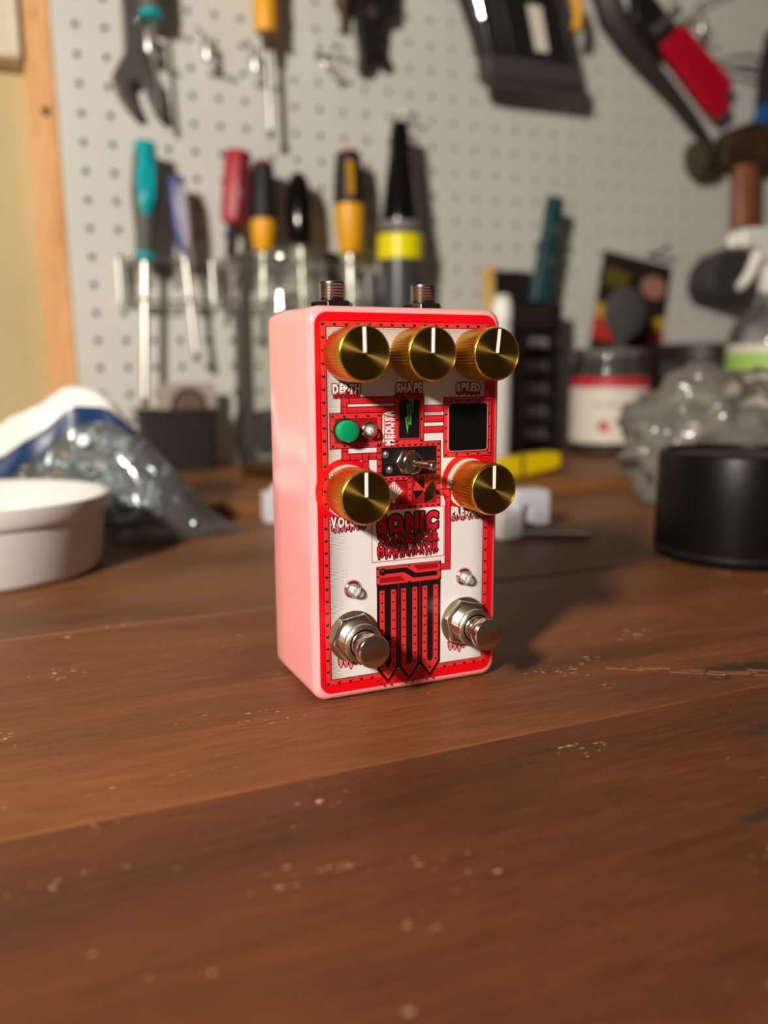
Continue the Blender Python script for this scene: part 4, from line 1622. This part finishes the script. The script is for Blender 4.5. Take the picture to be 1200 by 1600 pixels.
two_tone(154, -199, 0.045, 'black and yellow screwdriver beside the red one, red end cap', 84, 12.4, 29, 90, False)
two_tone(243, -197, 0.02, 'black and yellow screwdriver with yellow marks, left of the nozzle bottle', 98, 15.2, 46, 95, True)
screwdriver('screwdriver', 'all black screwdriver with rounded end', 192, -192, 33, 0.0,
            [('handle', [(0, 0), (11, 0), (12.6, 4), (13.4, 22), (13.2, 38), (11.6, 54), (8.6, 64), (4.5, 68.5), (0, 69.5)], 'black_gloss', 24)], 3.2, 90)
screwdriver('screwdriver', 'yellow handled screwdriver hung at the top of the board', 168, 2, 30, 0.0,
            [('handle', [(0, 0), (9.5, 0), (10.6, 4), (11.5, 30), (11.5, 70), (9, 80), (0, 82)], 'amber_yellow', 20),
             ('ferrule', [(3.5, -16), (4.2, -15), (5.6, -1), (6, 0)], 'brown_metal', 16)], 2.6, 95)
screwdriver('screwdriver', 'grey and teal screwdriver cut off at the top beside the wrench', 63, 0, 30, -0.03,
            [('handle', [(8.8, 4), (11.0, 14), (11.4, 50), (9, 70), (0, 72)], 'grey_green', 20),
             ('collar', [(0, 0), (8, 0), (10.5, 2), (10.5, 6), (8, 8)], 'teal', 20)], 1.9, 86, 'dark_steel')

# wire rack that carries the screwdrivers
t = board_thing('screwdriver_rack', 'chrome wire rack with loops holding the row of screwdrivers', 'rack', 0, 0, 0)
for (v, off) in ((-207, 14), (-245, 14)):
    q = MB()
    q.tube([(22, 0, v), (22, -off, v), (272, -off, v), (272, 0, v)], 1.5, 8)
    q.build('rail', 'chrome', t, smooth=60)
for u in (43, 79, 122, 154, 192, 243):
    for v, off, r in ((-207, 33, 7.5), (-245, 33, 6.0)):
        q = MB()
        du = (-2.3 if v < -220 else 0) if u == 43 else ((2.5 if v < -220 else 0) if u == 79 else 0)
        if u == 122 and v < -220:
            du = -4
        ring = [(u + du + r * math.cos(a), -off - r * math.sin(a), v) for a in [PI * 2 * i / 20 for i in range(21)]]
        q.tube(ring, 1.3, 8)
        q.tube([(u + du, -14, v), (u + du, -off + r, v)], 1.2, 6)
        q.sphere((u + du - r - 1.5, -off - 1, v), 2.2)
        q.build('loop', 'chrome', t, smooth=60)
for u in (24, 110, 270):
    q = MB()
    q.box(u - 3.5, -17, -246, u + 3.5, -15.4, -206)
    q.build('strut', 'steel', t, smooth=0, bevel=0.4)
pl = MB()
pl.box(24, -1.2, -226, 268, -0.4, -206)
pl.build('back_plate', 'clear_plastic', t)


def peg_hook(u, v, kind, label):
    o = board_thing('peg_hook', label, 'hook', u, v, 0, 'chrome hooks in the pegboard')
    q = MB()
    if kind == 'bracket':
        q.lathe([(0, -12), (3.0, -11), (3.6, -9.5), (3.6, 8), (3.0, 9.5), (0, 10)], (0, -22, 0), n=20)
        q.build('plate', 'steel', o, smooth=50)
        q = MB()
        q.tube([(-2, 4, 9), (-2, -22, 9), (-5, -27, 10), (-9, -29, 12)], 1.6, 8)
        q.sphere((-9, -29, 12), 2.4)
        q.build('upper_prong', 'chrome', o, smooth=60)
        q = MB()
        q.tube([(3, 4, -14), (4, -20, -14), (7, -27, -13), (9, -30, -15)], 1.6, 8)
        q.sphere((9, -30, -15), 2.4)
        q.build('lower_prong', 'chrome', o, smooth=60)
    else:
        pts = [(-11, -26, 4)] + [(-11 + 11 * (1 - math.cos(a)), -24 + 6 * math.sin(a), 4 - 20 * math.sin(a)) for a in [PI * i / 8 for i in range(9)]]
        q.tube([(-11, 4, 4), (-11, -18, 4), (-4, -25, 4), (8, -25, 3), (12, -20, 0)], 1.5, 8)
        q.sphere((-11, -22, 5), 2.6)
        q.build('upper_arm', 'chrome', o, smooth=60)
        q = MB()
        q.tube([(-12, -16, 2), (-12, -22, -8), (-6, -25, -17), (4, -25, -19), (12, -20, -18), (13, 4, -18)], 1.4, 8)
        q.build('lower_arm', 'chrome', o, smooth=60)
    return o


peg_hook(60, -15, 'bracket', 'chrome bracket hook below the grey and teal screwdriver')
peg_hook(113, -15, 'bracket', 'empty chrome bracket hook between the two top screwdrivers')
peg_hook(158, -20, 'bracket', 'chrome bracket hook under the yellow handled screwdriver')
peg_hook(236, -2, 'loop', 'chrome loop hook left of the black pliers')
peg_hook(316, -58, 'loop', 'chrome loop hook above the nozzle bottle')
peg_hook(668, 66, 'loop', 'chrome loop hook beside the red gripped saw')
peg_hook(700, 85, 'bracket', 'chrome bracket hook at the top right corner')
o = board_thing('peg_hook', 'single straight dark hook right of the black card', 'hook', 640, -178, 0, 'chrome hooks in the pegboard')
q = MB()
q.tube([(0, 4, 0), (0, -20, -1), (2, -34, 3)], 2.2, 10)
q.sphere((2, -34, 3), 3.2)
q.build('prong', 'dark_steel', o, smooth=60)

# open-end wrench
t = board_thing('wrench', 'dark open ended wrench hanging at the top left of the board', 'wrench', 46, -40, 8)
t.matrix_world = t.matrix_world @ Matrix.Rotation(0.03, 4, 'Y')
q = MB()
q.prism([(-7.5, 12), (-10, 150), (10, 150), (7.5, 12)], -9, -3)
q.build('shaft', 'dark_steel', t, bevel=1.2)
q = MB()
q.prism([(-7.5, 14), (-15, 0), (-19, -8), (-14, -24), (-2, -40), (4, -38), (-3, -22), (-5, -12), (2, -7), (9, -12), (14, -26), (21, -40), (26, -38), (23, -16), (18, -2), (7.5, 14)], -10, -2)
q.build('jaw', 'dark_steel', t, bevel=1.2)

# pliers and brown punch
t = board_thing('pliers', 'black pliers hanging at the top centre of the board', 'pliers', 285, 0, 6)
q = MB()
q.prism([(-20, 62), (26, 62), (24, 40), (10, 34), (7, 10), (14, -4), (8, -8), (-2, 0), (-10, -14), (-19, -16), (-17, 2), (-20, 30)], -14, -2)
q.build('body', 'black_plastic', t, bevel=2.0)
q = MB()
q.lathe([(6, 0), (6, 2), (0, 2.6)], (-4, -14, 40), (0, -1, 0), 16)
q.build('pivot', 'dark_steel', t)
q = MB()
q.prism([(-20, 62), (-16, 62), (-14, 120), (-22, 120)], -13, -4)
q.prism([(20, 62), (26, 62), (34, 120), (24, 120)], -13, -4)
q.build('handle', 'black_rubber', t, bevel=2.0)
t = board_thing('punch', 'short brown metal punch hanging beside the black pliers', 'punch', 255, 24, 8)
q = MB()
q.lathe([(0, 0), (3.5, 0), (3.8, 14), (9, 24), (9.5, 80), (0, 80)], n=10)
q.build('body', 'brown_metal', t, smooth=30)
q = MB()
q.lathe([(9.6, 40), (10.4, 41), (10.4, 46), (9.6, 47)], n=10)
q.build('ridge', 'dark_steel', t, smooth=30)

# cordless tool with flared foot
t = board_thing('cordless_tool', 'black cordless tool with flared foot and yellow trim at the top of the board', 'power tool', 448, -24, 6)


def tring(v, hw0, hw1, y0, y1):
    return [(hw0, y0, v), (hw1, y0, v), (hw1, y1, v), (hw0, y1, v)]


q = MB()
q.loft([tring(0, -50, 56, -46, -30), tring(6, -55, 57, -52, -26), tring(24, -57, 56, -52, -26), tring(27, -54, 54, -48, -28)])
q.build('foot', mat('grey_rubber_foot', (0.055, 0.05, 0.046), 0.55), t, bevel=3.0, segs=3)
q = MB()
q.loft([tring(24, -52, 53, -46, -20), tring(60, -60, 46, -46, -14), tring(100, -72, 36, -46, -8), tring(150, -82, 24, -46, -6)])
q.build('body', 'black_plastic', t, bevel=3.0, segs=2)
for (a, b_) in ((-32, -27), (-44, -40), (40, 44)):
    q = MB()
    q.loft([tring(27, a + 6, b_ + 6, -50, -44), tring(110, a - 16, b_ - 16, -50, -44)])
    q.build('rib', 'black_plastic', t, bevel=1.0)
q = MB()
q.loft([tring(36, 3, 18, -48, -45), tring(80, -7, 9, -48, -45)])
q.build('label', 'label_white', t, smooth=0, bevel=0.3)
q = MB()
q.tube([(-61, -48, 58), (-67, -48, 80), (-76, -48, 102), (-82, -47, 120)], 5.0, 12, sx=0.8)
q.build('bright_strip', 'chrome', t, smooth=60)
q = MB()
q.tube([(57, -40, 66), (59, -42, 78), (58, -42, 92), (52, -40, 108)], 5.5, 12)
q.build('yellow_trim', 'amber_yellow', t, smooth=60)

# curved saw with red grip
t = board_thing('curved_saw', 'dark curved saw with bright red grip at the upper right', 'saw', 640, 50, 6)
q = MB()
arc = [(-84, 130), (-78, 62), (-62, 28), (-38, 2), (-6, -24), (28, -50), (58, -76), (90, -104)]
q.tube([(a, -8, b_) for a, b_ in arc], [9, 14, 16, 14, 11, 9, 8, 4], 12, sx=0.35, sy=1.0)
q.build('frame', mat('dark_brown_steel', (0.03, 0.022, 0.018), 0.5), t, smooth=50)
q = MB()
q.prism([(-40, 58), (-22, 62), (10, 36), (24, 24), (4, -8), (-12, 0), (-40, 24)], -20, -6)
q.build('head', 'black_plastic', t, bevel=2.5)
q = MB()
q.prism([(-6, 0), (26, 28), (34, 22), (104, -30), (92, -44), (100, -58), (80, -72), (52, -50), (4, -8)], -26, -12)
q.build('grip', 'red_grip', t, bevel=3.5, segs=3)
q = MB()
q.obox((2, -23, 28), (20, 0, 16), (0, 1.5, 0), (-3, 0, 4))
q.build('cross_pin', 'chrome', t, smooth=0, bevel=0.8)
q = MB()
q.tube([(10, -14, 60), (40, -10, 96), (70, -8, 140)], 1.3, 6)
q.tube([(34, -14, 30), (66, -8, 62), (120, -4, 86)], 1.3, 6)
q.build('wire', 'dark_steel', t, smooth=60)

# pliers with blue grip at the right edge
t = board_thing('cutters', 'black and blue handled cutters at the right edge above the hammer', 'cutters', 820, 0, 8)
q = MB()
q.prism([(-30, 2), (24, -2), (34, 96), (-14, 92), (-24, 50)], -24, -6)
q.build('black_grip', 'black_rubber', t, bevel=3.5, segs=3)
q = MB()
q.prism([(-36, -28), (22, -32), (24, 0), (-29, 4)], -25, -7)
q.build('blue_grip', 'blue_grip', t, bevel=3.5, segs=3)
q = MB()
q.tube([(-24, -14, 58), (-60, -14, 56), (-100, -14, 44), (-62, -14, 40), (-26, -14, 38)], 2.2, 8)
q.build('wire_loop', 'dark_steel', t, smooth=60)

# claw hammer
t = board_thing('claw_hammer', 'rusty claw hammer with orange brown wooden handle', 'hammer', 765, -70, 4)
q = MB()
q.tube([(-78, -24, 0), (-62, -24, 3)], [19.5, 19.5], 24)
q.tube([(-64, -24, 3), (-50, -24, 8), (-40, -24, 11)], [15, 11.5, 12.5], 20)
q.build('striking_face', mat('face_steel', (0.075, 0.062, 0.04), 0.5, 0.5), t, smooth=40)
q = MB()
q.loft([[(x, -24 + dy * ky, z0 + (z1 - z0) * (dz + 1) / 2) for dy, dz in ((-1, -1), (1, -1), (1, 1), (-1, 1))] for x, ky, z0, z1 in
        ((-46, 12, -3, 20), (-30, 15, -4, 36), (-8, 17, -4, 44), (22, 17, -2, 46), (50, 17, 10, 42), (80, 18, -4, 24), (100, 16, -22, -8))])
q.build('head', 'brown_metal', t, bevel=4, segs=3)
q = MB()
q.lathe([(0, -150), (13, -150), (16, -146), (17, -130), (17, -120), (19.5, -60), (18, 10), (15, 30)], (0, -24, 0), (0.0, 0, 1), 20, sx=1.0, sy=0.75)
q.build('handle', 'ash_wood', t, smooth=50)

# mallet behind the sprayer
t = board_thing('rubber_mallet', 'dark grey rubber mallet head behind the spray bottle', 'mallet', 712, -205, 2)
q = MB()
q.prism([(-30, -18), (-26, 4), (-10, 22), (30, 36), (32, -38), (0, -32), (-24, -26)], -58, -16)
q.build('head', mat('dark_grey_rubber', (0.045, 0.045, 0.042), 0.6), t, bevel=4, segs=3)
